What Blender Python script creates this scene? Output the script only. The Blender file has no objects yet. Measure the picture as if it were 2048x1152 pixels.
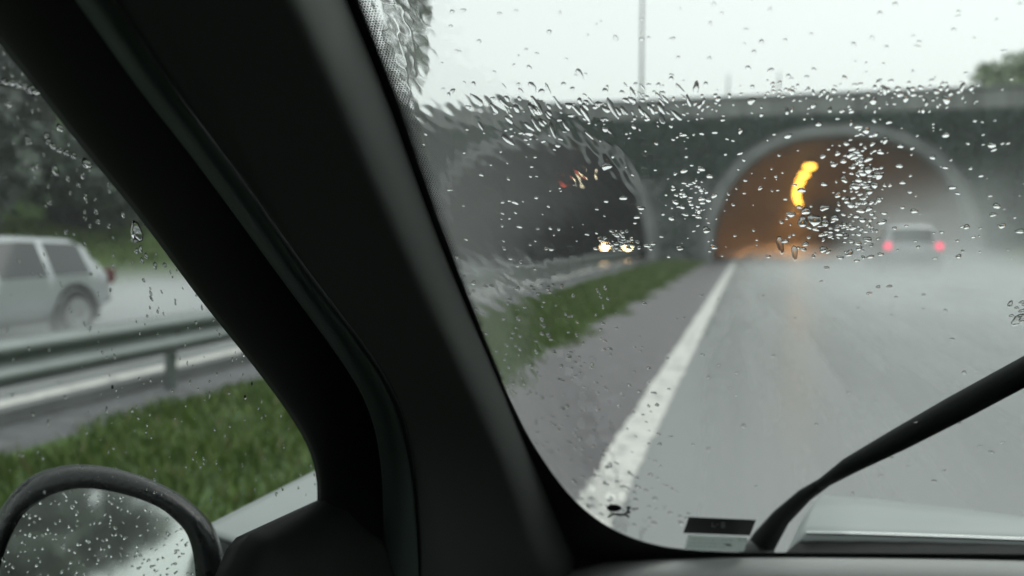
import bpy, bmesh, math, random
import numpy as np
from mathutils import Vector, Matrix
R = math.radians
random.seed(7); rng = np.random.default_rng(7)
scene = bpy.context.scene
col = scene.collection

# ------------------------------------------------------------------ camera
FPX, CX, CY = 1774.0, 1024.0, 576.0
YAW, PITCH, CAMZ = R(15.0), R(3.48), 1.35
cam_d = bpy.data.cameras.new('camera'); cam = bpy.data.objects.new('camera', cam_d)
col.objects.link(cam); scene.camera = cam
cam.location = (0, 0, CAMZ)
cam.rotation_euler = (R(90) - PITCH, 0, YAW)
cam_d.sensor_width = 36; cam_d.lens = 36 * FPX / 2048
cam_d.clip_start = 0.02; cam_d.clip_end = 3000
cam_d.dof.use_dof = True; cam_d.dof.focus_distance = 0.72; cam_d.dof.aperture_fstop = 4.5
# ------------------------------------------------------------------ world, sun, exposure
world = bpy.data.worlds.new('World'); scene.world = world; world.use_nodes = True
wn = world.node_tree; wn.nodes.clear()
wo = wn.nodes.new('ShaderNodeOutputWorld')
sky = wn.nodes.new('ShaderNodeTexSky'); sky.sky_type = 'NISHITA'; sky.sun_disc = False
sky.sun_elevation = R(52); sky.sun_rotation = R(35); sky.dust_density = 4.0
hs = wn.nodes.new('ShaderNodeHueSaturation'); hs.inputs['Saturation'].default_value = 0.12
b1 = wn.nodes.new('ShaderNodeBackground'); b1.inputs['Strength'].default_value = 0.05
b2 = wn.nodes.new('ShaderNodeBackground'); b2.inputs['Color'].default_value = (0.93, 0.985, 0.975, 1)
b2.inputs['Strength'].default_value = 0.80
ad = wn.nodes.new('ShaderNodeAddShader')
wn.links.new(sky.outputs[0], hs.inputs['Color']); wn.links.new(hs.outputs[0], b1.inputs['Color'])
wn.links.new(b1.outputs[0], ad.inputs[0]); wn.links.new(b2.outputs[0], ad.inputs[1])
wn.links.new(ad.outputs[0], wo.inputs['Surface'])
sd = bpy.data.lights.new('sun', 'SUN'); sd.energy = 0.5; sd.angle = R(40); sd.color = (1, 0.97, 0.93)
sun = bpy.data.objects.new('sun', sd); col.objects.link(sun)
sun.rotation_euler = (R(90 - 52), 0, R(180 - 35))
scene.view_settings.view_transform = 'Standard'; scene.view_settings.look = 'None'
scene.view_settings.exposure = 0.0; scene.view_settings.gamma = 1.0
cy = scene.cycles
cy.max_bounces = 14; cy.diffuse_bounces = 3; cy.glossy_bounces = 4; cy.transmission_bounces = 10
cy.transparent_max_bounces = 16; cy.volume_bounces = 1
cy.caustics_reflective = False; cy.caustics_refractive = True
cy.use_denoising = True; cy.sample_clamp_indirect = 6.0
cy.volume_step_rate = 2.0; cy.volume_max_steps = 128

# ------------------------------------------------------------------ helpers
RGT = Vector((math.cos(YAW), math.sin(YAW), 0))
FWD = Vector((-math.sin(YAW) * math.cos(PITCH), math.cos(YAW) * math.cos(PITCH), -math.sin(PITCH)))
UPV = RGT.cross(FWD)
EYE = Vector((0, 0, CAMZ))
def ray(px, py):
    return FWD + RGT * ((px - CX) / FPX) + UPV * ((CY - py) / FPX)
def hit(px, py, p0, n):
    d = ray(px, py); t = (p0 - EYE).dot(n) / d.dot(n)
    return EYE + d * t
def tag(o, label=None, cat=None, group=None, kind=None):
    if label: o['label'] = label
    if cat: o['category'] = cat
    if group: o['group'] = group
    if kind: o['kind'] = kind
    return o
def link(name, me, m=None, parent=None, smooth=False):
    o = bpy.data.objects.new(name, me); col.objects.link(o)
    if m is not None: me.materials.append(m)
    if parent is not None: o.parent = parent
    if smooth:
        for p in me.polygons: p.use_smooth = True
    return o
def obj(name, bm, m=None, parent=None, smooth=False, fix=True):
    if fix: bmesh.ops.recalc_face_normals(bm, faces=bm.faces)
    me = bpy.data.meshes.new(name); bm.to_mesh(me); bm.free()
    return link(name, me, m, parent, smooth)
def pyobj(name, vs, fs, m=None, parent=None, smooth=False):
    me = bpy.data.meshes.new(name); me.from_pydata([tuple(v) for v in vs], [], [tuple(f) for f in fs]); me.update()
    return link(name, me, m, parent, smooth)
def empty(name, loc=(0, 0, 0), rz=0.0):
    o = bpy.data.objects.new(name, None); col.objects.link(o); o.location = loc; o.rotation_euler = (0, 0, rz)
    o.empty_display_size = 0.2
    return o
def bx(bm, c, s, rot=None):
    r = bmesh.ops.create_cube(bm, size=1.0)
    M = Matrix.Translation(c) @ (rot.to_4x4() if rot else Matrix.Identity(4)) @ Matrix.Diagonal((s[0], s[1], s[2], 1))
    bmesh.ops.transform(bm, matrix=M, verts=r['verts']); return r['verts']
def bevel(bm, w, seg=2):
    bmesh.ops.bevel(bm, geom=bm.edges[:], offset=w, segments=seg, affect='EDGES', profile=0.5)
def tube(bm, pts, rads, n=8, cap=True):
    pts = [Vector(p) for p in pts]; rings = []
    if not hasattr(rads, '__len__'): rads = [rads] * len(pts)
    for i, p in enumerate(pts):
        d = (pts[min(i + 1, len(pts) - 1)] - pts[max(i - 1, 0)]).normalized()
        a = d.orthogonal().normalized() if i == 0 else (rings_a - d * rings_a.dot(d)).normalized()
        rings_a = a; b = d.cross(a)
        rings.append([bm.verts.new(p + (a * math.cos(2 * math.pi * k / n) + b * math.sin(2 * math.pi * k / n)) * rads[i]) for k in range(n)])
    for i in range(len(rings) - 1):
        for k in range(n):
            bm.faces.new((rings[i][k], rings[i][(k + 1) % n], rings[i + 1][(k + 1) % n], rings[i + 1][k]))
    if cap:
        bm.faces.new(rings[0][::-1]); bm.faces.new(rings[-1])
def grid_mesh(name, P, m=None, parent=None, smooth=True):
    """P[i][j] rows of points -> quad sheet"""
    ni, nj = len(P), len(P[0]); vs = [p for r in P for p in r]
    fs = [(i * nj + j, i * nj + j + 1, (i + 1) * nj + j + 1, (i + 1) * nj + j) for i in range(ni - 1) for j in range(nj - 1)]
    return pyobj(name, vs, fs, m, parent, smooth)
def solid(o, t, off=-1):
    md = o.modifiers.new('solid', 'SOLIDIFY'); md.thickness = t; md.offset = off; return o

def mat(name, c, rough=0.6, metal=0.0, var=0.0, scale=4.0, bump=0.0, bscale=30.0, spec=0.5, coat=0.0, rvar=0.0, detail=6, c2=None):
    m = bpy.data.materials.new(name); m.use_nodes = True; nt = m.node_tree
    p = nt.nodes['Principled BSDF']
    p.inputs['Base Color'].default_value = (*c, 1); p.inputs['Roughness'].default_value = rough
    p.inputs['Metallic'].default_value = metal; p.inputs['Specular IOR Level'].default_value = spec
    p.inputs['Coat Weight'].default_value = coat; p.inputs['Coat Roughness'].default_value = 0.05
    if var or rvar or c2:
        tc = nt.nodes.new('ShaderNodeTexCoord'); nz = nt.nodes.new('ShaderNodeTexNoise')
        nz.inputs['Scale'].default_value = scale; nz.inputs['Detail'].default_value = detail; nz.inputs['Roughness'].default_value = 0.62
        nt.links.new(tc.outputs['Object'], nz.inputs['Vector'])
        if var or c2:
            cr = nt.nodes.new('ShaderNodeValToRGB')
            lo = c2 or tuple(x * (1 - var) for x in c); hi = c if c2 else tuple(min(1, x * (1 + var)) for x in c)
            cr.color_ramp.elements[0].position = 0.32; cr.color_ramp.elements[1].position = 0.68
            cr.color_ramp.elements[0].color = (*lo, 1); cr.color_ramp.elements[1].color = (*hi, 1)
            nt.links.new(nz.outputs['Fac'], cr.inputs['Fac']); nt.links.new(cr.outputs[0], p.inputs['Base Color'])
        if rvar:
            mr = nt.nodes.new('ShaderNodeMapRange'); mr.inputs[1].default_value = 0.3; mr.inputs[2].default_value = 0.7
            mr.inputs[3].default_value = max(0.02, rough - rvar); mr.inputs[4].default_value = min(1, rough + rvar)
            nt.links.new(nz.outputs['Fac'], mr.inputs[0]); nt.links.new(mr.outputs[0], p.inputs['Roughness'])
    if bump:
        tc = nt.nodes.new('ShaderNodeTexCoord'); n2 = nt.nodes.new('ShaderNodeTexNoise'); n2.inputs['Scale'].default_value = bscale
        n2.inputs['Detail'].default_value = 4
        bp = nt.nodes.new('ShaderNodeBump'); bp.inputs['Strength'].default_value = bump; bp.inputs['Distance'].default_value = 0.02
        nt.links.new(tc.outputs['Object'], n2.inputs['Vector']); nt.links.new(n2.outputs['Fac'], bp.inputs['Height'])
        nt.links.new(bp.outputs[0], p.inputs['Normal'])
    return m
def emit(name, c, s):
    m = bpy.data.materials.new(name); m.use_nodes = True; p = m.node_tree.nodes['Principled BSDF']
    p.inputs['Base Color'].default_value = (*[x * 0.3 for x in c], 1)
    p.inputs['Emission Color'].default_value = (*c, 1); p.inputs['Emission Strength'].default_value = s
    return m
def leafmat(name, lo, hi):
    m = bpy.data.materials.new(name); m.use_nodes = True; nt = m.node_tree; p = nt.nodes['Principled BSDF']
    g = nt.nodes.new('ShaderNodeNewGeometry'); cr = nt.nodes.new('ShaderNodeValToRGB')
    cr.color_ramp.elements[0].color = (*lo, 1); cr.color_ramp.elements[1].color = (*hi, 1)
    nt.links.new(g.outputs['Random Per Island'], cr.inputs['Fac']); nt.links.new(cr.outputs[0], p.inputs['Base Color'])
    p.inputs['Roughness'].default_value = 0.45; return m

M = {}
M['lane'] = mat('wet_asphalt', (0.18, 0.19, 0.19), 0.27, var=0.14, scale=0.5, bump=0.12, bscale=60, rvar=0.1, spec=0.7)
M['shoulder'] = mat('coarse_asphalt', (0.115, 0.11, 0.115), 0.6, var=0.5, scale=5, bump=0.8, bscale=30, rvar=0.15, detail=10)
M['gravel'] = mat('wet_gravel', (0.12, 0.125, 0.13), 0.6, var=0.4, scale=7, bump=0.6, bscale=40)
M['line'] = mat('road_paint', (0.66, 0.66, 0.64), 0.5, var=0.12, scale=14, bump=0.2, bscale=60)
def wornpaint():
    m = mat('worn_road_paint', (0.62, 0.615, 0.58), 0.5, var=0.15, scale=10, bump=0.3, bscale=50); nt = m.node_tree
    p = nt.nodes['Principled BSDF']; l = p.inputs['Base Color'].links[0]; src = l.from_socket; nt.links.remove(l)
    tc = nt.nodes.new('ShaderNodeTexCoord'); nz = nt.nodes.new('ShaderNodeTexNoise'); nz.inputs['Scale'].default_value = 5.0; nz.inputs['Detail'].default_value = 9; nz.inputs['Roughness'].default_value = 0.75
    cr = nt.nodes.new('ShaderNodeValToRGB'); cr.color_ramp.elements[0].position = 0.34; cr.color_ramp.elements[1].position = 0.47
    mx = nt.nodes.new('ShaderNodeMix'); mx.data_type = 'RGBA'; mx.inputs[6].default_value = (0.16, 0.16, 0.16, 1)
    nt.links.new(tc.outputs['Object'], nz.inputs['Vector']); nt.links.new(nz.outputs['Fac'], cr.inputs['Fac']); nt.links.new(cr.outputs[0], mx.inputs[0]); nt.links.new(src, mx.inputs[7]); nt.links.new(mx.outputs[2], p.inputs['Base Color'])
    return m
M['line'] = wornpaint()
def tracks(m, sc, sv):           # wheel tracks: draw the colour noise out along the road
    nt = m.node_tree
    for nz in [n for n in nt.nodes if n.type == 'TEX_NOISE' and abs(n.inputs['Scale'].default_value - sc) < 1e-6]:
        l = nz.inputs['Vector'].links[0]; src = l.from_socket; nt.links.remove(l); mp_ = nt.nodes.new('ShaderNodeMapping'); mp_.inputs['Scale'].default_value = sv
        nt.links.new(src, mp_.inputs['Vector']); nt.links.new(mp_.outputs[0], nz.inputs['Vector'])
tracks(M['lane'], 0.5, (3.2, 0.16, 1))
M['soil'] = mat('grassy_soil', (0.07, 0.12, 0.035), 0.9, var=0.4, scale=1.3, bump=0.5, bscale=14)
M['bank'] = mat('bank_grass', (0.10, 0.18, 0.04), 0.9, var=0.35, scale=0.6, bump=0.4, bscale=6)
def straw(m):
    cr = [n for n in m.node_tree.nodes if n.type == 'VALTORGB'][0]; cr.color_ramp.elements[1].position = 0.88
    e = cr.color_ramp.elements.new(0.93); e.color = (0.19, 0.17, 0.075, 1)
M['grass'] = leafmat('grass_blades', (0.04, 0.085, 0.012), (0.13, 0.205, 0.038))
M['concrete'] = mat('portal_concrete', (0.25, 0.26, 0.26), 0.75, c2=(0.14, 0.15, 0.15), scale=0.9, bump=0.3, bscale=8)
M['ring'] = mat('arch_concrete', (0.30, 0.31, 0.305), 0.7, c2=(0.15, 0.16, 0.158), scale=0.7, bump=0.2, bscale=8)
def stained(name, c, c2, sc=(1.4, 1.4, 0.12)):
    m = mat(name, c, 0.75, c2=c2, scale=1.0, bump=0.25, bscale=8); nt = m.node_tree
    nz = [n for n in nt.nodes if n.type == 'TEX_NOISE' and n.inputs['Scale'].default_value == 1.0][0]
    l = nz.inputs['Vector'].links[0]; src = l.from_socket; nt.links.remove(l); mp_ = nt.nodes.new('ShaderNodeMapping'); mp_.inputs['Scale'].default_value = sc
    nt.links.new(src, mp_.inputs['Vector']); nt.links.new(mp_.outputs[0], nz.inputs['Vector']); return m
M['parapet'] = stained('streaked_concrete', (0.34, 0.35, 0.34), (0.15, 0.16, 0.155))
M['lining'] = mat('tunnel_lining', (0.085, 0.082, 0.08), 0.6, var=0.25, scale=0.6, bump=0.2, bscale=5)
M['galv'] = mat('galvanised_steel', (0.19, 0.215, 0.21), 0.42, metal=0.6, var=0.12, scale=2)
M['steel'] = mat('dark_steel', (0.10, 0.11, 0.11), 0.5, metal=0.6, var=0.1)
M['bark'] = mat('bark', (0.07, 0.06, 0.05), 0.9, var=0.4, scale=6, bump=0.6)
M['ivy'] = leafmat('ivy_leaves', (0.012, 0.032, 0.024), (0.04, 0.085, 0.06))
M['leaf_dark'] = leafmat('dark_leaves', (0.022, 0.036, 0.028), (0.065, 0.09, 0.065))
M['leaf_hazed'] = leafmat('hazed_leaves', (0.09, 0.11, 0.09), (0.18, 0.20, 0.17))  # leaf colour greyed and lightened to stand in for haze
M['leaf_mid'] = leafmat('mid_leaves', (0.04, 0.07, 0.03), (0.10, 0.15, 0.07))
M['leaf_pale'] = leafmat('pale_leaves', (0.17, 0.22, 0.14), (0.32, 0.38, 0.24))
M['trim'] = mat('pillar_plastic', (0.10, 0.106, 0.102), 0.75, bump=0.04, bscale=900, spec=0.15)
M['black'] = mat('black_plastic', (0.004, 0.005, 0.0048), 0.6, spec=0.12, bump=0.05, bscale=700)
M['rubber'] = mat('seal_rubber', (0.055, 0.075, 0.068), 0.5, spec=0.3, bump=0.1, bscale=400)
M['frit'] = mat('black_ceramic', (0.006, 0.007, 0.007), 0.4, spec=0.3)
M['lining_roof'] = mat('headliner_cloth', (0.015, 0.015, 0.015), 0.95, bump=0.2, bscale=500)
M['dash'] = mat('dash_plastic', (0.36, 0.37, 0.36), 0.7, bump=0.25, bscale=600, var=0.05, scale=3)
M['wetblack'] = mat('wet_black_plastic', (0.014, 0.017, 0.017), 0.3, spec=0.4, bump=0.1, bscale=90, rvar=0.12, scale=40)
M['edge'] = mat('highlight_metal', (0.75, 0.78, 0.77), 0.12, metal=0.9)  # bright metal for the highlight drawn on the bonnet edge
M['wiper'] = mat('wiper_rubber', (0.010, 0.013, 0.012), 0.6, spec=0.2)
M['silver'] = mat('silver_paint', (0.30, 0.33, 0.325), 0.55, metal=0.2, coat=0.12, var=0.05, scale=3)
M['silver_car'] = mat('light_silver_paint', (0.38, 0.41, 0.42), 0.32, metal=0.35, coat=0.7)
M['white_car'] = mat('pale_grey_paint', (0.34, 0.36, 0.37), 0.3, metal=0.2, coat=0.7)
M['dark_car'] = mat('dark_paint', (0.03, 0.032, 0.036), 0.3, coat=0.7)
M['car_glass'] = mat('tinted_car_glass', (0.03, 0.04, 0.042), 0.06, spec=0.6)
M['tyre'] = mat('tyre_rubber', (0.02, 0.02, 0.02), 0.8, bump=0.3)
M['rim'] = mat('alloy', (0.4, 0.41, 0.42), 0.35, metal=0.8)
M['tail'] = emit('tail_lamp', (1.0, 0.03, 0.12), 2.4)
M['tail_dim'] = mat('tail_lamp_off', (0.12, 0.02, 0.02), 0.2)
M['headlamp'] = emit('headlamp', (1.0, 0.62, 0.28), 30.0)
M['lampglass'] = mat('lamp_lens', (0.6, 0.62, 0.62), 0.15)
M['sodium'] = emit('sodium_lens', (1.0, 0.46, 0.05), 9.0)
M['red_sig'] = emit('red_signal', (1.0, 0.10, 0.04), 1.0)
M['white_sig'] = emit('white_signal', (1.0, 0.85, 0.55), 3.0)
M['plate'] = mat('number_plate', (0.6, 0.6, 0.58), 0.4)
M['sticker'] = mat('sticker_black', (0.008, 0.012, 0.012), 0.5)
M['paleprint'] = mat('pale_print', (0.5, 0.52, 0.5), 0.6)
M['greyprint'] = mat('grey_print', (0.33, 0.35, 0.34), 0.6)
def glassmat(name, ior, rough=0.0):
    m = bpy.data.materials.new(name); m.use_nodes = True; nt = m.node_tree; nt.nodes.clear()
    o = nt.nodes.new('ShaderNodeOutputMaterial'); g = nt.nodes.new('ShaderNodeBsdfGlass')
    g.inputs['IOR'].default_value = ior; g.inputs['Roughness'].default_value = rough
    nt.links.new(g.outputs[0], o.inputs['Surface']); return m
M['water'] = glassmat('rain_water', 1.33); M['film'] = glassmat('rain_film_water', 1.33, 0.065)
def veil(m, f):                  # fine spray in the water scatters some daylight
    nt = m.node_tree; o = [n for n in nt.nodes if n.type == 'OUTPUT_MATERIAL'][0]; g = [n for n in nt.nodes if n.type == 'BSDF_GLASS'][0]
    t = nt.nodes.new('ShaderNodeBsdfTranslucent'); t.inputs['Color'].default_value = (0.8, 0.82, 0.81, 1); mx = nt.nodes.new('ShaderNodeMixShader')
    at = nt.nodes.new('ShaderNodeAttribute'); at.attribute_name = 'wet'
    for k_, dst in ((f, mx.inputs[0]), (0.085, g.inputs['Roughness'])):
        mu = nt.nodes.new('ShaderNodeMath'); mu.operation = 'MULTIPLY'; mu.inputs[1].default_value = k_; nt.links.new(at.outputs['Fac'], mu.inputs[0]); nt.links.new(mu.outputs[0], dst)
    nt.links.new(g.outputs[0], mx.inputs[1]); nt.links.new(t.outputs[0], mx.inputs[2]); nt.links.new(mx.outputs[0], o.inputs['Surface'])
veil(M['film'], 0.06)
def translucent(name, c):
    m = bpy.data.materials.new(name); m.use_nodes = True; nt = m.node_tree; nt.nodes.clear()
    o = nt.nodes.new('ShaderNodeOutputMaterial'); g = nt.nodes.new('ShaderNodeBsdfTranslucent'); g.inputs['Color'].default_value = (*c, 1)
    nt.links.new(g.outputs[0], o.inputs['Surface']); return m
M['paleprint'] = translucent('pale_film', (0.40, 0.43, 0.42)); M['greyprint2'] = translucent('grey_film', (0.30, 0.33, 0.32))
def panemat():
    m = bpy.data.materials.new('clear_pane'); m.use_nodes = True; nt = m.node_tree; nt.nodes.clear()
    o = nt.nodes.new('ShaderNodeOutputMaterial'); g = nt.nodes.new('ShaderNodeBsdfTransparent')
    g.inputs['Color'].default_value = (0.955, 0.975, 0.965, 1)
    nt.links.new(g.outputs[0], o.inputs['Surface']); return m
M['pane'] = panemat()
def mirrormat():
    m = bpy.data.materials.new('mirror_silver'); m.use_nodes = True; p = m.node_tree.nodes['Principled BSDF']
    p.inputs['Base Color'].default_value = (0.86, 0.89, 0.88, 1); p.inputs['Metallic'].default_value = 1; p.inputs['Roughness'].default_value = 0.05
    return m
M['mirror'] = mirrormat()

straw(M['grass'])
# ------------------------------------------------------------------ the setting: ground, roads, markings
PORTAL_Y = 45.0
def smooth(a, b, x):
    t = max(0.0, min(1.0, (x - a) / (b - a))); return t * t * (3 - 2 * t)
def noise2(x, y):
    return (math.sin(x * 0.31 + 1.3) * math.cos(y * 0.27) + 0.5 * math.sin(x * 0.83 + y * 0.61) + 0.3 * math.sin(x * 1.7 - y * 1.3)) / 1.8
def ground_h(x, y):
    h = -0.03
    near = smooth(16, 46, y)
    if x < -17.5:
        d = -17.5 - x
        h += (1.3 + near) * smooth(0, 5, d) + (3.2 + 4 * near) * smooth(6 - 4 * near, 30 - 18 * near, d) + noise2(x, y) * 0.25 * smooth(1, 8, d)
    if x > 9.9:
        d = x - 9.9
        h += 1.4 * smooth(0, 3.5, d) + 6.0 * smooth(3, 20 - 10 * near, d) + noise2(x, y) * 0.25 * smooth(1, 8, d)
    return h
xs = sorted(set([-600, -400, -250, -160, -120, -90] + [-75 + 1.5 * i for i in range(105)] + [90, 120, 160, 250, 400, 600] + [-17.5, 9.9, 10.3]))
ys = sorted(set([-600, -400, -250, -150, -100] + [-70 + 3 * i for i in range(46)] + [70, 78, 90, 120, 160, 230, 330, 450, 600]))
g = grid_mesh('ground', [[(x, y, ground_h(x, y)) for x in xs] for y in ys], M['bank']); tag(g, kind='structure')

def strip(name, x0, x1, z, m, y0=-120, y1=PORTAL_Y + 240, fx=None, kind='structure'):
    """long sheet between lateral x0 and x1, following fx(y)"""
    P = []
    y = y0
    yy = []
    while y < y1:
        yy.append(y); y += 2.0 if -10 < y < 70 else 8.0
    yy.append(y1)
    for y in yy:
        o = fx(y) if fx else 0
        P.append([(x0 + o, y, z), (x1 + o, y, z)])
    o = grid_mesh(name, P, m); tag(o, kind=kind); return o
RAD = 1050.0
def bend(y):
    return 0.0 if y < PORTAL_Y else (y - PORTAL_Y) ** 2 / (2 * RAD)
strip('road', -2.25, 9.85, 0.0, M['shoulder'], fx=bend)
strip('road', -0.62, 9.4, 0.004, M['lane'], fx=bend)
P = []
yy = -3.0
while yy < 200:
    a, b = 0.018 * (noise2(yy * 9, 3) + random.uniform(-.6, .6)), 0.018 * (noise2(yy * 11, 7) + random.uniform(-.6, .6))
    P.append([(-0.83 + a + bend(yy), yy, 0.008), (-0.715 + bend(yy), yy, 0.0085), (-0.60 + b + bend(yy), yy, 0.008)]); yy += 0.06 if yy < 14 else 0.5 if yy < 60 else 4
tag(grid_mesh('road_marking', P, M['line']), kind='structure')
strip('road', -16.9, -5.1, -0.004, M['lane'], fx=bend)
strip('road_marking', -5.85, -5.62, 0.002, M['line'], fx=bend)
strip('gravel_strip', -5.1, -4.15, -0.008, M['gravel'], y1=PORTAL_Y)
strip('median_ground', -4.4, -2.1, -0.004, M['soil'], y1=PORTAL_Y)

# median and verge grass (nobody could count the blades)
def blades(name, area, n, h0, h1, zf, m):
    vs = np.zeros((n * 3, 3)); 
    x0, x1, y0, y1 = area
    t = rng.random(n) ** 1.6
    y = y0 + (y1 - y0) * t; x = x0 + (x1 - x0) * rng.random(n)
    cl = 0.5 + 0.5 * np.sin(x * 5.1 + np.sin(y * 2.3) * 2) * np.sin(y * 3.7 + x)
    edge = np.minimum(1, np.minimum(x - x0, x1 - x) / 0.35 + 0.25 * rng.random(n))
    x = x + (0.14 * np.sin(y * 1.7 + 1) + 0.10 * np.sin(y * 4.3) + 0.16 * (rng.random(n) - 0.5)) * np.abs(2 * (x - x0) / (x1 - x0) - 1)
    h = (h0 + (h1 - h0) * cl * rng.random(n)) * np.clip(edge, 0.15, 1)
    w = 0.006 + 0.0011 * np.maximum(y, 2); a = rng.random(n) * 6.283
    lean = (rng.random((n, 2)) - 0.5) * 1.2 * h[:, None]
    z = np.array([zf(xx, yy) for xx, yy in zip(x, y)])
    vs[0::3] = np.stack([x - w * np.cos(a), y - w * np.sin(a), z], 1)
    vs[1::3] = np.stack([x + w * np.cos(a), y + w * np.sin(a), z], 1)
    vs[2::3] = np.stack([x + lean[:, 0], y + lean[:, 1], z + h], 1)
    fs = np.arange(n * 3).reshape(n, 3)
    o = pyobj(name, vs, fs, m)
    return tag(o, kind='stuff')
blades('median_grass', (-4.45, -2.1, 1.2, 44.5), 52000, 0.05, 0.20, lambda x, y: -0.004, M['grass'])
blades('bank_grass', (-25, -17.2, 6, 44), 26000, 0.15, 0.45, ground_h, M['grass'])
blades('verge_grass', (9.9, 18, 18, 44.5), 20000, 0.1, 0.35, ground_h, M['grass'])

# ------------------------------------------------------------------ tunnel portal
ARCH_W, ARCH_H, ARCH_N = 5.75, 6.0, 2.35
ARCHES = (3.95, -10.75)
def arch_pt(c, a, w=ARCH_W, h=ARCH_H):
    cs, sn = math.cos(a), math.sin(a)
    k = 2.0 / ARCH_N
    return (c + w * math.copysign(abs(cs) ** k, cs), h * (abs(sn) ** k))
def arch_z(u, w=ARCH_W, h=ARCH_H):
    u = abs(u) / w
    return 0.0 if u >= 1 else h * (1 - u ** ARCH_N) ** (1 / ARCH_N)
portal = empty('tunnel_portal', (-3.4, PORTAL_Y, 0))
tag(portal, 'wide grey concrete tunnel portal with two arched openings under a straight parapet', 'tunnel portal')
def P_(o):
    o.parent = portal; o.matrix_parent_inverse = Matrix.Translation((3.4, -PORTAL_Y, 0)); return o
WX0, WX1, WTOP = -19.0, 11.9, 7.05
xsw = {WX0, WX1, -3.4}
for c in ARCHES:
    for i in range(65):
        xsw.add(c + ARCH_W * math.cos(math.pi * i / 64) * 0.99999)
xsw = sorted(xsw)
vs, fs = [], []
for y in (PORTAL_Y, PORTAL_Y + 0.8):
    for x in xsw:
        z = -0.5
        for c in ARCHES:
            if abs(x - c) < ARCH_W: z = arch_z(x - c)
        vs += [(x, y, z), (x, y, WTOP)]
n = len(xsw)
for k in range(2):
    for i in range(n - 1):
        b = k * 2 * n + 2 * i; fs.append((b, b + 2, b + 3, b + 1) if k == 0 else (b, b + 1, b + 3, b + 2))
for i in range(n - 1):
    a, b = 2 * i, 2 * n + 2 * i; fs.append((a + 1, a + 3, b + 3, b + 1))
P_(pyobj('wall', vs, fs, M['concrete']))
for c in ARCHES:   # concrete arch rings standing proud of the wall
    P = []
    prof = [(0.0, 0.0), (0.0, -0.28), (0.1, -0.34), (0.46, -0.34), (0.55, -0.26), (0.55, 0.0)]
    for i in range(73):
        a = math.pi * i / 72
        row = []
        for (r, dy) in prof:
            x, z = arch_pt(c, a, ARCH_W - 0.02 + r, ARCH_H - 0.02 + r); row.append((x, PORTAL_Y + dy - 0.003, z - 0.02))
        P.append(row)
    P_(grid_mesh('arch_ring', P, M['ring'], smooth=False))
    P = []                                           # lining, bending away to the right
    y = PORTAL_Y + 0.79
    while y < PORTAL_Y + 190:
        P.append([(arch_pt(c, math.pi * i / 40)[0] + bend(y), y, arch_pt(c, math.pi * i / 40)[1] - 0.01) for i in range(41)])
        y += 4.0
    P_(grid_mesh('tunnel_lining', P, M['lining']))
bm = bmesh.new(); bx(bm, (-3.55, PORTAL_Y + 0.32, WTOP + 0.425), (30.9, 0.9, 0.85)); bevel(bm, 0.04)
P_(obj('parapet', bm, M['parapet']))
bm = bmesh.new(); bx(bm, (-3.55, PORTAL_Y + 0.32, WTOP + 0.92), (31.2, 1.1, 0.13)); bevel(bm, 0.02)
P_(obj('coping', bm, M['concrete']))
# hill above the tunnels
P = []
for i in range(24):
    y = PORTAL_Y + 0.85 + (i * 2.5 if i < 12 else 30 + (i - 11) * 18)
    row = []
    for j in range(61):
        x = -120 + 4 * j
        h = 7.2 + 0.02 * (y - PORTAL_Y) + 0.4 * noise2(x * 0.6, y * 0.6) * smooth(46, 60, y) + 2.5 * smooth(-24, -60, x) * 1.0 + 1.5 * smooth(12, 40, x)
        row.append((x, y, h))
    P.append(row)
hill = grid_mesh('hill', P, M['bank']); tag(hill, kind='structure')
# vertical grassy shoulders of the hill either side of the wall
for (a, b) in ((-120, WX0 + 0.02), (WX1 - 0.02, 120)):
    P = [[(a + (b - a) * j / 30, PORTAL_Y + 0.84 - 2.0 * (1 - k) * 0, -1 + (9.6 if k else 0)) for j in range(31)] for k in (0, 1)]
    tag(grid_mesh('hill', P, M['bank']), kind='structure')

# ivy hanging over the wall
def leaf_cloud(n, pts_fn, size):
    vs = np.zeros((n * 4, 3)); fs = np.arange(n * 4).reshape(n, 4)
    c, nrm = pts_fn(n)
    r = rng.normal(size=(n, 3)); r /= np.linalg.norm(r, axis=1)[:, None]
    u = np.cross(nrm, r); u /= np.linalg.norm(u, axis=1)[:, None] + 1e-9
    v = np.cross(nrm, u); v /= np.linalg.norm(v, axis=1)[:, None] + 1e-9
    s = size * (0.55 + 0.9 * rng.random(n))[:, None]
    vs[0::4] = c - u * s; vs[1::4] = c - v * s * 0.55; vs[2::4] = c + u * s; vs[3::4] = c + v * s * 0.55
    return vs, fs
def ivy_pts(n):
    c = np.zeros((0, 3))
    while len(c) < n:
        m = n * 2
        x = WX0 + (WX1 - WX0) * rng.random(m); z = 0.1 + 6.85 * rng.random(m)
        ok = np.ones(m, bool)
        for a in ARCHES:
            u = np.abs(x - a) / (ARCH_W + 0.75); uz = np.clip(1 - u ** ARCH_N, 0, None) ** (1 / ARCH_N) * (ARCH_H + 0.62)
            ok &= ~((u < 1) & (z < uz))
        dens = 0.62 + 0.38 * np.sin(x * 1.1 + 1.5 * np.sin(z * 0.9)) * np.sin(z * 1.3 + x * 0.6) + 0.08 * (z - 3)
        dens = np.where((x > -5.2) & (x < -1.6) & (z < 4.2), 0.10, dens)       # bare pier between the mouths
        ok &= rng.random(m) < dens
        y = PORTAL_Y - 0.05 - 0.32 * rng.random(m)
        c = np.concatenate([c, np.stack([x, y, z], 1)[ok]])
    nrm = rng.normal(size=(n, 3)) * 0.7 + np.array([0, -1, 0.35])
    return c[:n], nrm
vs, fs = leaf_cloud(11000, ivy_pts, 0.15)
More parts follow.
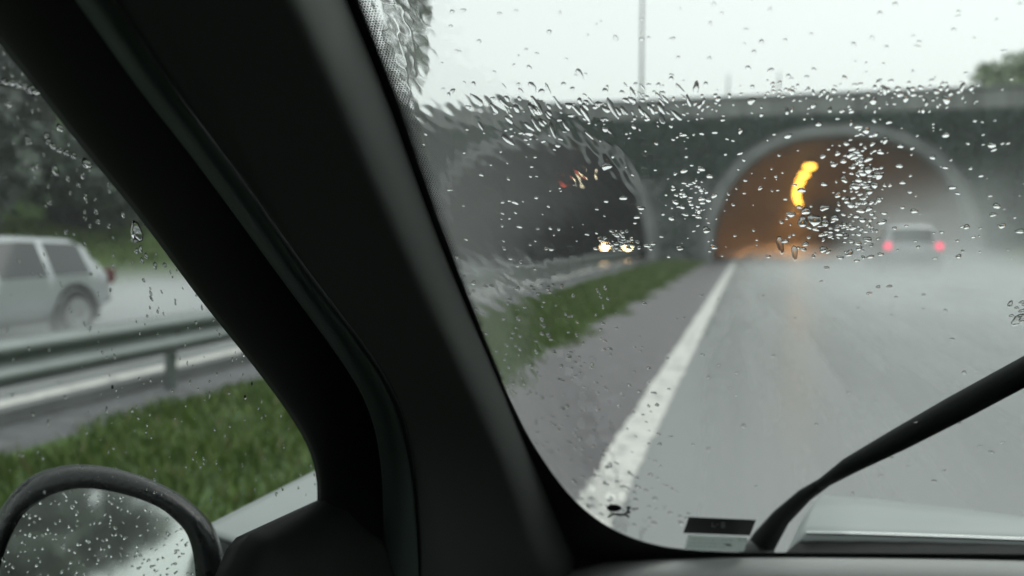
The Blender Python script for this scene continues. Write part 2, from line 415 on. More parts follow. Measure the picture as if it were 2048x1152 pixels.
iv = pyobj('ivy', vs, fs, M['ivy']); tag(iv, 'dark green ivy covering the tunnel wall around both arches', 'ivy')

# ------------------------------------------------------------------ trees and bushes
def tree(name, label, x, y, h, rad, m, n=2200, size=0.26, trunk_h=0.35, group=None, z=None, slim=1.0, clumps=22):
    z = ground_h(x, y) - 0.1 if z is None else z
    t = empty(name, (x, y, z)); tag(t, label, 'tree' if 'tree' in name else 'bush', group)
    bm = bmesh.new()
    k = random.random() * 6
    lean = Vector((math.cos(k), math.sin(k), 0)) * 0.04 * h
    tr = max(0.07, h * 0.022)
    tube(bm, [(0, 0, 0), lean * 0.4 + Vector((0, 0, h * 0.3)), lean * 0.8 + Vector((0, 0, h * 0.62)), lean + Vector((0, 0, h * 0.9))], [tr, tr * 0.75, tr * 0.45, tr * 0.12], 8)
    for i in range(9):
        a = i * 2.4 + random.random(); zz = h * (trunk_h + (0.85 - trunk_h) * i / 9)
        l = rad * (0.55 + 0.4 * random.random())
        b = lean * (zz / h); p0 = b + Vector((0, 0, zz))
        d = Vector((math.cos(a), math.sin(a), 0.55))
        tube(bm, [p0, p0 + d * l * 0.5 + Vector((0, 0, 0.05 * l)), p0 + d * l], [tr * 0.4, tr * 0.25, tr * 0.08], 6)
    obj('trunk', bm, M['bark'], t, True)
    cz = h * (trunk_h + 1) / 2; hz = h * (1 - trunk_h) / 2
    cc = rng.normal(size=(clumps, 3)); cc /= np.linalg.norm(cc, axis=1)[:, None]
    cc *= (0.45 + 0.5 * rng.random(clumps))[:, None]
    cr = 0.22 + 0.22 * rng.random(clumps)
    def pts(n):
        i = rng.integers(0, clumps, n)
        d = rng.normal(size=(n, 3)); d /= np.linalg.norm(d, axis=1)[:, None]
        p = cc[i] + d * (cr[i] * (0.35 + 0.65 * rng.random(n) ** 0.5))[:, None]
        p = p * np.array([rad * slim, rad * slim, hz]) + np.array([lean.x * 0.6, lean.y * 0.6, cz])
        return p, d + 0.6 * rng.normal(size=(n, 3))
    vs, fs = leaf_cloud(n, pts, size)
    pyobj('crown', vs, fs, m, t)
    return t
# tall tree left of the portal, then the wood on the left bank
tree('poplar_tree', 'tall slim poplar rising into the sky beside the pillar', -22.3, 57, 15.5, 1.9, M['leaf_hazed'], 1700, 0.20, 0.10, z=7.2)
TG = 'trees on the bank left of the far carriageway'
spots = [(-18.6, 42.2, 8.6, 3.2, 'broad dark tree at the left end of the tunnel wall', 'leaf_dark'),
         (-27, 36, 9.5, 4.2, 'round dark tree in front of the tall poplar', 'leaf_dark'),
         (-29, 27, 9, 4.3, 'dark tree on the bank, right of the three seen in the side window', 'leaf_dark'),
         (-28, 20, 8.5, 4.4, 'dark tree standing right above the silver car', 'leaf_dark'),
         (-27, 14, 9.5, 4.6, 'dark tree at the left edge of the side window', 'leaf_dark'),
         (-34, 22, 12, 5.2, 'taller mid green tree behind the row on the bank', 'leaf_mid'),
         (-35, 32, 13, 5.4, 'taller dark tree behind the row near the poplar', 'leaf_dark'),
         (-33, 12, 12, 5.0, 'taller tree behind the row at far left', 'leaf_dark')]
for (x, y, h, r_, lb, mm) in spots:
    tree('bank_tree', lb, x, y, h, r_, M[mm], 2600, 0.34, 0.12, TG, clumps=26)
# shrubs: left slope, right slope
SG = 'shrubs on the slopes beside the tunnel wall'
for (x, y, h, r_, lb, mm) in [(-20.5, 41, 4.2, 2.4, 'dark shrub at the foot of the poplar', 'leaf_dark'),
        (-22, 35, 3.6, 2.3, 'low dark shrub on the slope before the poplar', 'leaf_dark'),
        (14.0, 42, 5.2, 2.6, 'dark green shrub beside the right end of the tunnel wall', 'leaf_dark'),
        (17.5, 40, 5.0, 2.8, 'large dark shrub at the right edge of the windscreen view', 'leaf_dark'),
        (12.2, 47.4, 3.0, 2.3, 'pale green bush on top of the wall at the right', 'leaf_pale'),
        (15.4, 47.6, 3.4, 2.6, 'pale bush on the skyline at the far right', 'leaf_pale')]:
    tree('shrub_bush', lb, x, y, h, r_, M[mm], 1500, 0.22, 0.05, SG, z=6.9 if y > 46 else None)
HG = 'bushes along the top of the far grass bank'
for (x, y, h, r_, lb) in [(-21.8, 8.5, 4.2, 2.7, 'bushy dark shrub on the far bank at the left edge of the side window'),
        (-22.6, 12.6, 5.0, 2.9, 'second shrub from the left on the far bank, behind the passing car'),
        (-21.9, 16.8, 4.4, 2.8, 'third shrub from the left on the far bank, behind the rear of the passing car'),
        (-22.8, 21.0, 5.4, 3.0, 'tall shrub on the far bank just left of the pillar'),
        (-22.2, 26.0, 4.6, 3.0, 'shrub on the far bank hidden by the pillar edge'),
        (-22.6, 30.8, 5.0, 3.0, 'shrub on the far bank half way to the tunnel wall')]:
    tree('bank_bush', lb, x, y, h, r_, M['leaf_dark'], 2000, 0.28, 0.02, HG, clumps=26)
# trees behind the car, seen in the door mirror
for (x, y, h, r_, lb) in [(-12.5, -22, 6.2, 5.0, 'grey green tree reflected at the left of the door mirror'),
                          (-16, -34, 9.5, 7.5, 'larger tree behind the one reflected in the door mirror'),
                          (-8.0, -40, 7.6, 6.0, 'far tree reflected low in the door mirror')]:
    tree('roadside_tree', lb, x, y, h, r_, M['leaf_hazed'], 4200, 0.5, 0.02, 'trees behind, seen in the door mirror', clumps=40)

# ------------------------------------------------------------------ guardrail
rail = empty('guardrail', (-4.9, 6, 0)); tag(rail, 'galvanised steel crash barrier along the grass median', 'guardrail')
def railx(y): return -4.85 - 0.012 * max(0, y - 4) 
prof = [(0.0, 0.33), (0.03, 0.345), (0.075, 0.385), (0.075, 0.425), (0.0, 0.465), (-0.005, 0.49), (0.0, 0.515), (0.075, 0.555), (0.075, 0.595), (0.03, 0.635), (0.0, 0.65)]
P = [[(railx(y) + 0.06 + dx - (-4.9), y - 6, z) for dx, z in prof] for y in range(-20, 46, 2)]
o = solid(grid_mesh('beam', P, M['galv'], rail), 0.006)
for i in range(16):
    y = -18 + 4 * i + 0.7
    bm = bmesh.new(); bx(bm, (railx(y) + 4.9 - 0.02, y - 6, 0.28), (0.06, 0.10, 0.66)); bx(bm, (railx(y) + 4.9 + 0.03, y - 6, 0.49), (0.06, 0.08, 0.2)); bevel(bm, 0.006, 1)
    bx(bm, (railx(y) + 4.9 + 0.06, y - 6, 0.49), (0.03, 0.032, 0.032)); bx(bm, (railx(y) + 4.9 + 0.141, y - 5.84, 0.405), (0.012, 0.03, 0.03)); bx(bm, (railx(y) + 4.9 + 0.141, y - 6.16, 0.575), (0.012, 0.03, 0.03))
    obj('post', bm, M['galv'], rail)
kerb = bmesh.new(); bx(kerb, (-5.17, 12, 0.03), (0.10, 66, 0.13)); bevel(kerb, 0.015)
tag(obj('kerb', kerb, M['concrete']), 'low concrete kerb edging the gravel under the crash barrier', 'kerb', kind='structure')

# ------------------------------------------------------------------ poles on the skyline
pole = empty('street_lamp', (-5.95, 50, 7.1)); tag(pole, 'tall thin lamp post rising behind the tunnel wall', 'street lamp')
bm = bmesh.new(); tube(bm, [(0, 0, 0), (0, 0, 8), (0, 0, 9.6)], [0.09, 0.065, 0.055], 10); obj('post', bm, M['steel'], pole, True)
bm = bmesh.new(); tube(bm, [(0, 0, 9.55), (0.1, 0, 9.9), (0.7, 0, 10.05), (1.3, 0, 10.05)], [0.05, 0.045, 0.04, 0.035], 8); obj('arm', bm, M['steel'], pole, True)
bm = bmesh.new(); bx(bm, (1.6, 0, 10.04), (0.7, 0.26, 0.13)); bevel(bm, 0.04); obj('lamp_head', bm, M['steel'], pole)
for (px, lb) in ((1455, 'thin post on the parapet, left of the pair'), (1556, 'thin post on the parapet, right of the pair')):
    p = hit(px, 190, Vector((0, PORTAL_Y + 0.3, 0)), Vector((0, 1, 0)))
    e = empty('marker_post', (p.x, PORTAL_Y + 0.32, WTOP + 0.98)); tag(e, lb, 'post', 'posts on the tunnel parapet')
    bm = bmesh.new(); tube(bm, [(0, 0, 0), (0.02, 0, 0.6), (0.05, 0, 1.15)], [0.04, 0.035, 0.03], 8); obj('post', bm, M['steel'], e, True)
    bm = bmesh.new(); bx(bm, (0, 0, 0.03), (0.16, 0.16, 0.06)); bevel(bm, 0.01); obj('base', bm, M['steel'], e)

# ------------------------------------------------------------------ tunnel lamps and signal
def tunnel_lamp():
    t = empty('tunnel_lamp'); 
    bm = bmesh.new(); bx(bm, (0, 0, 0.05), (0.66, 1.6, 0.14)); bevel(bm, 0.03); obj('housing', bm, M['steel'], t)
    bm = bmesh.new(); bx(bm, (0, 0, -0.10), (0.55, 1.4, 0.17)); bevel(bm, 0.03); obj('lens', bm, M['sodium'], t)
    for s in (-1, 1):
        bm = bmesh.new(); tube(bm, [(0, s * 0.5, 0.12), (0, s * 0.5, 0.30)], 0.02, 6); obj('bracket', bm, M['steel'], t)
    ld = bpy.data.lights.new('tunnel_lamp_light', 'SPOT'); ld.energy = 5600; ld.color = (1.0, 0.36, 0.06); ld.spot_size = R(104); ld.spot_blend = 1.0; ld.shadow_soft_size = 0.3
    lo = bpy.data.objects.new('lamp_light', ld); col.objects.link(lo); lo.parent = t; lo.location = (-0.05, 0, -0.25); lo.rotation_euler = (0, R(12), 0)
    return t
names = ['nearest', 'second', 'third', 'fourth', 'fifth', 'sixth', 'seventh', 'eighth', 'ninth', 'tenth']
lamp0 = None
for i in range(10):
    y = PORTAL_Y + 11 + i * 7.5
    if lamp0 is None: t = lamp0 = tunnel_lamp()
    else:
        t = lamp0.copy(); col.objects.link(t)
        for ch in lamp0.children:
            c = ch.copy(); col.objects.link(c); c.parent = t
    t.location = (3.3 + bend(y), y, 5.45); t.rotation_euler = (0, 0, -math.atan((y - PORTAL_Y) / RAD))
    tag(t, 'lit orange ceiling lamp in the right tunnel, %s from the mouth' % names[i], 'tunnel lamp', 'orange ceiling lamps in the right tunnel')
sg = empty('lane_signal', (-9.7, 50.5, 4.55)); tag(sg, 'small signal box with a red and a white light under the left arch', 'signal')
bm = bmesh.new(); bx(bm, (0, 0, 0), (1.1, 0.25, 0.5)); bevel(bm, 0.03); obj('housing', bm, M['steel'], sg)
bm = bmesh.new(); tube(bm, [(0, 0, 0.24), (0, 0, 1.45)], 0.03, 8); obj('hanger', bm, M['steel'], sg)
for dx, mm, nm in ((-0.3, 'red_sig', 'red_light'), (0.27, 'white_sig', 'white_light')):
    bm = bmesh.new(); bmesh.ops.create_cone(bm, cap_ends=True, segments=20, radius1=0.16, radius2=0.15, depth=0.06, matrix=Matrix.Translation((dx, -0.15, 0)) @ Matrix.Rotation(R(90), 4, 'X'))
    obj(nm, bm, M[mm], sg)

# ------------------------------------------------------------------ vehicles
def car(name, label, loc, rz, paint, L=4.3, W=1.76, H=1.6, lights='tail', group=None):
    t = empty(name, loc, rz); tag(t, label, 'car', group)
    k = H / 1.6; hw = W / 2 / 0.86
    ip = lambda s, xp, fp: float(np.interp(s, xp, fp))
    def sec(s):
        top = ip(s, [0, .02, .05, .09, .14, .35, .52, .58, .62, .76, .80, .90, .95, .985, 1], [.86, .98, 1.22, 1.47, 1.56, 1.60, 1.575, 1.53, 1.46, 1.06, 1.02, .94, .88, .76, .64]) * k
        w = ip(s, [0, .012, .04, .12, .25, .7, .86, .94, .98, 1], [.66, .74, .80, .845, .86, .86, .83, .77, .68, .56]) * hw
        belt = min(ip(s, [0, .1, .6, .76, .8, 1], [.97, 1.0, .96, .95, .95, .6]) * k, top - 0.045)
        rw = min(ip(s, [0, .05, .14, .3, .58, .76, .82, .92, 1], [.60, .61, .61, .63, .61, .70, .72, .64, .42]) * hw, w * 0.93)
        bot = ip(s, [0, .06, .15, .85, .95, 1], [.42, .30, .24, .22, .26, .34])
        return [(0, bot), (w * .86, bot), (w * .97, bot + .13), (w, .58 * k), (w * .995, .72 * k if belt > .75 * k else belt - .04), (w * .975, belt), (rw * 1.03, top - .075 if top - belt > .2 else top - .02), (rw * .9, top - .022), (rw * .55, top - .004), (0, top)]
    N = 100; rows = []
    for i in range(N + 1):
        s = i / N; r_ = sec(s); y = -L / 2 + L * s
        rows.append([Vector((x, y, z)) for x, z in r_] + [Vector((-x, y, z)) for x, z in r_[-2:0:-1]])
    m = len(rows[0]); body = []; win = {}
    for i in range(N):
        s = (i + .5) / N
        for j in range(m):
            q = (rows[i][j], rows[i][(j + 1) % m], rows[i + 1][(j + 1) % m], rows[i + 1][j]); key = None
            if j in (5, m - 6):
                for a, (s0, s1) in enumerate(((.12, .27), (.29, .46), (.48, .66))):
                    if s0 < s < s1: key = ('side_window', j, a)
            if 6 <= j <= m - 8 + 1 and j not in (5, m - 6):
                if .62 < s < .755 and 6 < j < m - 7: key = ('windscreen', 0, 0)
                if .03 < s < .10 and 6 < j < m - 7: key = ('rear_window', 0, 0)
            (win.setdefault(key, []) if key else body).append(q)
    def mk(nm, quads, mt, cap=False):
        idx = {}; vs = []; fs = []
        def vi(v):
            kk = (round(v.x, 5), round(v.y, 5), round(v.z, 5))
            if kk not in idx: idx[kk] = len(vs); vs.append(v)
            return idx[kk]
        for q in quads:
            f = []
            for v in q:
                a = vi(v)
                if a not in f: f.append(a)
            if len(f) > 2: fs.append(f)
        if cap:
            for r_ in (rows[0][::-1], rows[-1]): fs.append([vi(v) for v in r_])
        return pyobj(nm, vs, fs, mt, t, True)
    mk('body', body, paint, True)
    for key, q in win.items(): mk(key[0], q, M['car_glass'])
    for sx in (-1, 1):
        for s in (.19, .81):
            y = -L / 2 + L * s; xw = sx * (W / 2 - .10)
            rot = Matrix.Translation((xw, y, .32)) @ Matrix.Rotation(R(90), 4, 'Y')
            bm = bmesh.new(); bmesh.ops.create_cone(bm, cap_ends=True, segments=28, radius1=.32, radius2=.32, depth=.21, matrix=rot); bevel(bm, .03, 2)
            wh = obj('wheel', bm, M['tyre'], t, False)
            bm = bmesh.new(); bmesh.ops.create_cone(bm, cap_ends=True, segments=24, radius1=.21, radius2=.21, depth=.225, matrix=rot)
            for a in range(5):
                bx(bm, Vector((xw + sx * .115, y, .32)) + Vector((0, math.cos(a * 1.2566), math.sin(a * 1.2566))) * .1, (.02, .05, .19), Matrix.Rotation(-a * 1.2566 + R(0), 3, 'X'))
            obj('rim', bm, M['rim'], wh)
            bm = bmesh.new(); pts = [(sx * (W / 2 - .015), y + .37 * math.cos(a * math.pi / 12), .32 + .37 * math.sin(a * math.pi / 12)) for a in range(-1, 14)]
            tube(bm, pts, .035, 6); obj('wheel_arch', bm, M['tyre'], t)
        bm = bmesh.new(); bx(bm, (sx * (W / 2 + .06), L * .19, .99 * k), (.17, .10, .13)); bevel(bm, .03); obj('wing_mirror', bm, paint, t)
        bm = bmesh.new(); bx(bm, (sx * W * .40, -L / 2 + .06, .93 * k), (.19, .13, .20)); bevel(bm, .03)
        tl = M['tail'] if (lights == 'tail' and sx < 0) else (M['tail'] if lights == 'tail' else M['tail_dim'])
        obj('tail_light', bm, tl, t)
        bm = bmesh.new(); bx(bm, (sx * W * .345, L / 2 - .11, .69 * k), (.30, .20, .13)); bevel(bm, .03)
        obj('headlight', bm, M['headlamp'] if lights == 'head' else M['lampglass'], t)
    bm = bmesh.new(); bx(bm, (0, -L / 2 + .01, .50), (W * .78, .12, .16)); bevel(bm, .03); obj('bumper', bm, M['tyre'], t)
    bm = bmesh.new(); bx(bm, (0, -L / 2 + .005, .80 * k), (.52, .06, .11)); bevel(bm, .008); obj('number_plate', bm, M['plate'], t)
    bm = bmesh.new(); bx(bm, (0, L / 2 - .06, .44), (W * .6, .16, .18)); bevel(bm, .03); obj('grille', bm, M['tyre'], t)
    return t
car('silver_car', 'silver car driving ahead with red tail lights beside the right tunnel wall', (4.95, 32.3, 0.004), 0.0, M['white_car'], L=4.5, W=1.86, H=1.66)
car('silver_car', 'pale silver car passing the other way, seen through the side window', (-9.3, 8.25, -0.004), math.pi, M['silver_car'], L=4.4, W=1.78, H=1.34, lights='none')
car('oncoming_car', 'dark car with bright headlights coming out of the left tunnel', (-7.0, 50, -0.004), math.pi, M['dark_car'], L=4.3, W=1.76, H=1.5, lights='head')

# ------------------------------------------------------------------ own car seen from inside
own = empty('car', (0.35, -0.3, 0.0)); tag(own, 'dark interior of the car carrying the camera, with its pillar, windscreen and door', 'car')
INV = Matrix.Translation((-0.35, 0.3, 0))
def own_part(o, parent=None):
    o.parent = parent or own
    if parent is None: o.matrix_parent_inverse = INV
    return o
RAKE = R(41)
W0 = Vector((0, 1.2, CAMZ - 0.414)); WN = Vector((0, math.sin(RAKE), math.cos(RAKE)))     # windscreen plane, outward normal
S0 = Vector((-0.42, 0, 0)); SN = Vector((-1, 0, 0))                                        # side window plane
def ws(px, py, off=0.0): return hit(px, py, W0 + WN * off, WN)
def sw(px, py, off=0.0): return hit(px, py, S0 + SN * off, SN)
def interp(tab, v, i_in=1, i_out=0):
    return float(np.interp(v, [t[i_in] for t in tab], [t[i_out] for t in tab]))
def extrap(tab, v):
    ys_ = [t[1] for t in tab]; xs_ = [t[0] for t in tab]
    if v < ys_[0]: return xs_[0] + (v - ys_[0]) * (xs_[1] - xs_[0]) / (ys_[1] - ys_[0])
    if v > ys_[-1]: return xs_[-1] + (v - ys_[-1]) * (xs_[-1] - xs_[-2]) / (ys_[-1] - ys_[-2])
    return float(np.interp(v, ys_, xs_))
def smooth_tab(tab, n=120):
    """Catmull-Rom through the traced points"""
    p = [np.array(t, float) for t in tab]; p = [2 * p[0] - p[1]] + p + [2 * p[-1] - p[-2]]; out = []
    for i in range(1, len(p) - 2):
        for t in np.linspace(0, 1, max(2, n // (len(p) - 3)), endpoint=False):
            a, b, c, d = p[i - 1], p[i], p[i + 1], p[i + 2]
            out.append(0.5 * (2 * b + (c - a) * t + (2 * a - 5 * b + 4 * c - d) * t * t + (3 * b - a - 3 * c + d) * t ** 3))
    out.append(p[-2]); return [tuple(o) for o in out]
A_ = smooth_tab([(-60, 0), (0, 78), (75, 172), (150, 268), (280, 428), (400, 590), (520, 742), (590, 840), (622, 900), (636, 955), (638, 1010), (636, 1152), (634, 1300)])
B_ = smooth_tab([(165, 0), (285, 170), (400, 320), (560, 540), (700, 735), (748, 830), (768, 930), (772, 1050), (770, 1152), (768, 1300)])
C_ = smooth_tab([(235, 0), (345, 165), (455, 312), (612, 532), (748, 715), (800, 815), (826, 925), (836, 1050), (838, 1152), (840, 1300)])
F_ = smooth_tab([(690, 0), (768, 190), (845, 400), (908, 560), (968, 700), (1032, 850), (1088, 980), (1120, 1060), (1145, 1110), (1165, 1152), (1225, 1300)])
G_ = smooth_tab([(712, 0), (785, 190), (858, 400), (920, 560), (985, 720), (1030, 820), (1070, 895), (1130, 980), (1190, 1036), (1250, 1070), (1320, 1092), (1400, 1101), (1500, 1105), (1800, 1107), (2100, 1109), (2500, 1112)], 200)
rows = np.linspace(-420, 1290, 90)
def depth_of(p): return (p - EYE).dot(FWD)
def sheet(name, x_from, x_to, prof, m, n=14):
    """surface between two traced edges; prof(u, tA, tF) gives the depth fraction across the pillar"""
    P = []
    for y in rows:
        xa, xb, x0, x1 = extrap(A_, y), extrap(F_, y), x_from(y), x_to(y)
        dA = depth_of(sw(xa, y)); dF = depth_of(ws(xb, y, -0.004)); row = []
        for j in range(n + 1):
            x = x0 + (x1 - x0) * j / n
            g_ = (x - xa) / (xb - xa); row.append(EYE + ray(x, y) * prof(j / n, g_, dA, dF))
        P.append(row)
    o = grid_mesh(name, P, m); own_part(o); return o
def base_d(g_, dA, dF):          # rounded pillar bulging towards the cabin
    d = dA + (dF - dA) * g_
    b = math.sin(math.pi * max(0, min(1, g_))) ** 0.55
    return d - 0.07 * b
def trim_d(g_, dA, dF):          # flat towards the cabin, then a round shoulder turning to the windscreen
    g0 = 0.845; d0 = base_d(0.5, 0, 0) * 1.15
    d = dA + (dF - dA) * g_
    if g_ <= 0.5: return base_d(g_, dA, dF) * 1.0 + (base_d(0.5, 0, 0) * 0.15) * smooth(0.3, 0.5, g_)
    if g_ <= g0: return d + d0
    t = (g_ - g0) / (1 - g0)
    return d + d0 * max(0.0, 1 - t ** 1.7)
pa = lambda y: extrap(A_, y); pb = lambda y: extrap(B_, y); pc = lambda y: extrap(C_, y); pf = lambda y: extrap(F_, y)
solid(sheet('door_frame', pa, pb, lambda u, g_, a, f: base_d(g_, a, f) + 0.008, M['black']), 0.004, 0)
solid(sheet('door_seal', lambda y: pb(y) - 6, lambda y: pc(y) + 6, lambda u, g_, a, f: base_d(g_, a, f) - 0.006 * math.sin(math.pi * u) + 0.008 * (1 - math.sin(math.pi * u)), M['rubber']), 0.004, 0)
solid(sheet('pillar_trim', pc, pf, lambda u, g_, a, f: trim_d(g_, a, f) + 0.004 * (1 - u), M['trim'], 46), 0.003, 0)
# windscreen pane and its black ceramic edge with dots
pane_out = [ws(px, py) for px, py in ((690, -420), (2900, -420), (2900, 1125), (1150, 1125))]
xs_l = min(p.x for p in pane_out) - 0.03
def wpt(x, v, off=0.0):          # v metres up the glass from its base line
    return W0 + Vector((x, 0, 0)) + Vector((0, -math.cos(RAKE), math.sin(RAKE))) * v + WN * off
P0 = [wpt(-0.30, -0.03), wpt(1.05, -0.03), wpt(1.05, 1.22), wpt(-0.30, 1.22)]
vs = [p + WN * d for d in (0.0, 0.004) for p in P0]
own_part(pyobj('windscreen', vs, [(0, 1, 2, 3), (4, 7, 6, 5), (0, 4, 5, 1), (1, 5, 6, 2), (2, 6, 7, 3), (3, 7, 4, 0)], M['pane']))
# frit band: from the glass outline outwards
P = []
for i, (x, y) in enumerate(G_):
    j0, j1 = max(0, i - 1), min(len(G_) - 1, i + 1)
    tx, ty = G_[j1][0] - G_[j0][0], G_[j1][1] - G_[j0][1]; l = math.hypot(tx, ty); nx, ny = -ty / l, tx / l
    wd = 55 if x < 1100 else 55 + 0 * x
    if x >= 1300: wd = 45
    elif x < 1300: wd = 45 + 75 * smooth(950, 1150, x) - 75 * smooth(1180, 1300, x)
    P.append([ws(x, y, -0.0025), ws(x + nx * wd * 0.5, y + ny * wd * 0.5, -0.0025), ws(x + nx * wd, y + ny * wd, -0.0025)])
x, y = G_[0]; sl = (G_[1][0] - x) / (G_[1][1] - y)
P = [[ws(x - 420 * sl, -420, -0.0025), ws(x - 420 * sl - 25, -420, -0.0025), ws(x - 420 * sl - 50, -420, -0.0025)]] + P
frit = own_part(solid(grid_mesh('windscreen_border', P, M['frit'], smooth=False), 0.001, 0))
bm = bmesh.new()
ca = Vector((1, 0, 0)); cb = Vector((0, -math.cos(RAKE), math.sin(RAKE)))
def glass_x(v):                  # x of the glass outline at height v up the glass
    return float(np.interp(v, gv, gx))
gg = [ws(x, y) - W0 for x, y in G_ if y < 960]
o_ = sorted([(p.dot(cb), p.x) for p in gg]); gv = [a for a, b in o_]; gx = [b for a, b in o_]
pitch = 0.0022
v = 0.40
rowi = 0
while v < 1.2:
    f_ = smooth(0.40, 0.85, v)
    nd = 3 + int(round(4 * f_))
    for k in range(nd):
        r_ = pitch * 0.62 * (1 - 0.72 * (k / max(1, nd - 0.5)))
        c = wpt(glass_x(v) + pitch * (k * 1.0 + (0.5 if rowi % 2 else 0)), v, -0.0025)
        vv = [bm.verts.new(c + (ca * math.cos(a * math.pi / 4) + cb * math.sin(a * math.pi / 4)) * r_) for a in range(8)]; bm.faces.new(vv)
    v += pitch * 0.87; rowi += 1
ob = own_part(obj('frit_dots', bm, M['frit'], fix=False), frit); ob['kind'] = 'stuff'
# side window pane
P0 = [Vector((-0.421, y, CAMZ + z)) for y, z in ((1.0, -0.30), (-0.35, -0.30), (-0.35, 0.36), (0.20, 0.36), (1.0, -0.24))]
vs = [p + SN * d for d in (0.0, 0.004) for p in P0]; k = len(P0)
own_part(pyobj('side_window', vs, [tuple(range(k)), tuple(range(2 * k - 1, k - 1, -1))] + [(i, (i + 1) % k, (i + 1) % k + k, i + k) for i in range(k)], M['pane']))
# door: silver outer ledge under the glass, black inner card
def band(name, top, bot, m, th, n=16, d0=0.0, d1=0.0):
    P = []
    for i in range(n + 1):
        u = i / n
        t_ = [a + (b - a) * u for a, b in zip(*top)]; b_ = [a + (b - a) * u for a, b in zip(*bot)]
        P.append([sw(t_[0], t_[1], d0), sw((t_[0] + b_[0]) / 2, (t_[1] + b_[1]) / 2 - 2, (d0 + d1) / 2), sw(b_[0], b_[1], d1)])
    return own_part(solid(grid_mesh(name, P, m), th, 0))
P = []
FX, FN = Vector((-0.60, 0, 0)), Vector((1, 0, 0))
for i in range(21):
    u = i / 20; x = 405 + 330 * u; y = 1068 - 0.518 * (x - 405)
    a = hit(x, y, FX, FN)
    P.append([a + Vector((-0.05, 0, -0.28)), a + Vector((-0.045, 0, -0.07)), a + Vector((-0.03, 0, -0.018)), a + Vector((-0.012, 0, -0.002)), a + Vector((0.006, 0, 0.0)), a + Vector((0.05, 0, -0.010)), a + Vector((0.12, 0, -0.018)), a + Vector((0.15, 0, -0.06))])
own_part(solid(grid_mesh('front_wing', P, M['silver']), 0.006, 0))
def card():
    P = []
    for i in range(25):
        u = i / 24; x = 425 + 415 * u; yt = 1095 - 0.47 * (x - 456) + 70 * max(0, (470 - x) / 40) ** 1.3
        a = sw(x, yt, 0.006); row = [a, a + Vector((0.012, 0, 0.004)), a + Vector((0.03, 0, -0.006)), a + Vector((0.05, 0, -0.05)), a + Vector((0.055, 0, -0.2)), a + Vector((0.05, 0, -0.6))]
        P.append(row)
    return own_part(solid(grid_mesh('door_card', P, M['black']), 0.01, 0))
card()
bm = bmesh.new()                                                      # outer flank, seen in the mirror
bx(bm, (-0.50, -0.9, 0.63), (0.05, 3.6, 0.54)); bevel(bm, 0.02, 3); b2_ = bmesh.new(); bx(b2_, (-0.495, -1.2, 0.99), (0.05, 2.9, 0.175)); bevel(b2_, 0.02, 3); own_part(obj('door_shoulder', b2_, M['silver'])); own_part(obj('door_skin', bm, M['silver'], smooth=False))
bm = bmesh.new(); bx(bm, (-0.44, -1.45, 1.36), (0.03, 2.2, 0.54)); bevel(bm, 0.01); own_part(obj('rear_side_glass', bm, M['car_glass']))
bm = bmesh.new(); bx(bm, (-0.455, -0.36, 1.38), (0.05, 0.1, 0.6)); bevel(bm, 0.01); own_part(obj('door_pillar', bm, M['black']))
# roof lining, rear and right side (they keep the cabin dark)
bm = bmesh.new(); bx(bm, (0.35, -1.1, CAMZ + 0.40), (1.66, 2.75, 0.05)); bevel(bm, 0.015); own_part(obj('roof', bm, M['lining_roof']))
bm = bmesh.new(); bx(bm, (0.35, -2.5, 1.0), (1.62, 0.06, 1.4)); bevel(bm, 0.015); own_part(obj('tailgate', bm, M['black']))
bm = bmesh.new(); bx(bm, (1.15, -0.6, 0.72), (0.06, 3.8, 0.8)); bevel(bm, 0.015); own_part(obj('passenger_door', bm, M['black']))
bm = bmesh.new(); bx(bm, (1.15, -1.05, 1.42), (0.05, 2.9, 0.6)); bevel(bm, 0.015); own_part(obj('passenger_light_block', bm, M['black']))  # unseen opaque panel added across the passenger window to darken the pillar
bm = bmesh.new(); bx(bm, (0.35, -0.6, 0.34), (1.6, 3.7, 0.06)); bevel(bm, 0.015); own_part(obj('floor_pan', bm, M['black']))
bm = bmesh.new(); bx(bm, (0.36, 1.3, 0.60), (1.54, 0.06, 0.56)); bevel(bm, 0.02); own_part(obj('bulkhead', bm, M['black']))
bm = bmesh.new(); bx(bm, (0.35, -0.55, 1.0), (1.5, 0.16, 0.9)); bevel(bm, 0.05, 3); own_part(obj('seat_back', bm, M['lining_roof']))
# dashboard: top surface from the glass base back towards the driver
top_px = [(1040, 1162), (1085, 1150), (1140, 1138), (1200, 1129), (1300, 1122), (1420, 1119), (1560, 1118), (1800, 1120), (2048, 1124), (2500, 1134)]
P = []; P2 = []
for x, y in smooth_tab(top_px, 60):
    a = ws(x, y, -0.006)
    P2.append([a + Vector((0, 0.03, -0.012)), a, a + Vector((0, -0.03, 0.006)), a + Vector((0, -0.085, 0.006))])
    P.append([a + Vector((0, -0.085, 0.002)), a + Vector((0, -0.12, 0.001)), a + Vector((0, -0.25, -0.02)), a + Vector((0, -0.4, -0.09)), a + Vector((0, -0.45, -0.3)), a + Vector((0, -0.45, -0.6))])
own_part(solid(grid_mesh('dashboard', P, M['black']), 0.006, 0))  # unseen dash made black to cut bounce light onto the pillar
own_part(solid(grid_mesh('dash_visible_strip', P2, M['dash']), 0.006, 0))  # visible dash top, split off so only this strip bounces light
bm = bmesh.new()
tube(bm, [ws(x, y, -0.016) for x, y in ((1150, 1140), (1190, 1138), (1250, 1136), (1320, 1134), (1370, 1131))], [0.0006, 0.0014, 0.0014, 0.0012, 0.0005], 6)
own_part(obj('dash_groove', bm, M['frit']))
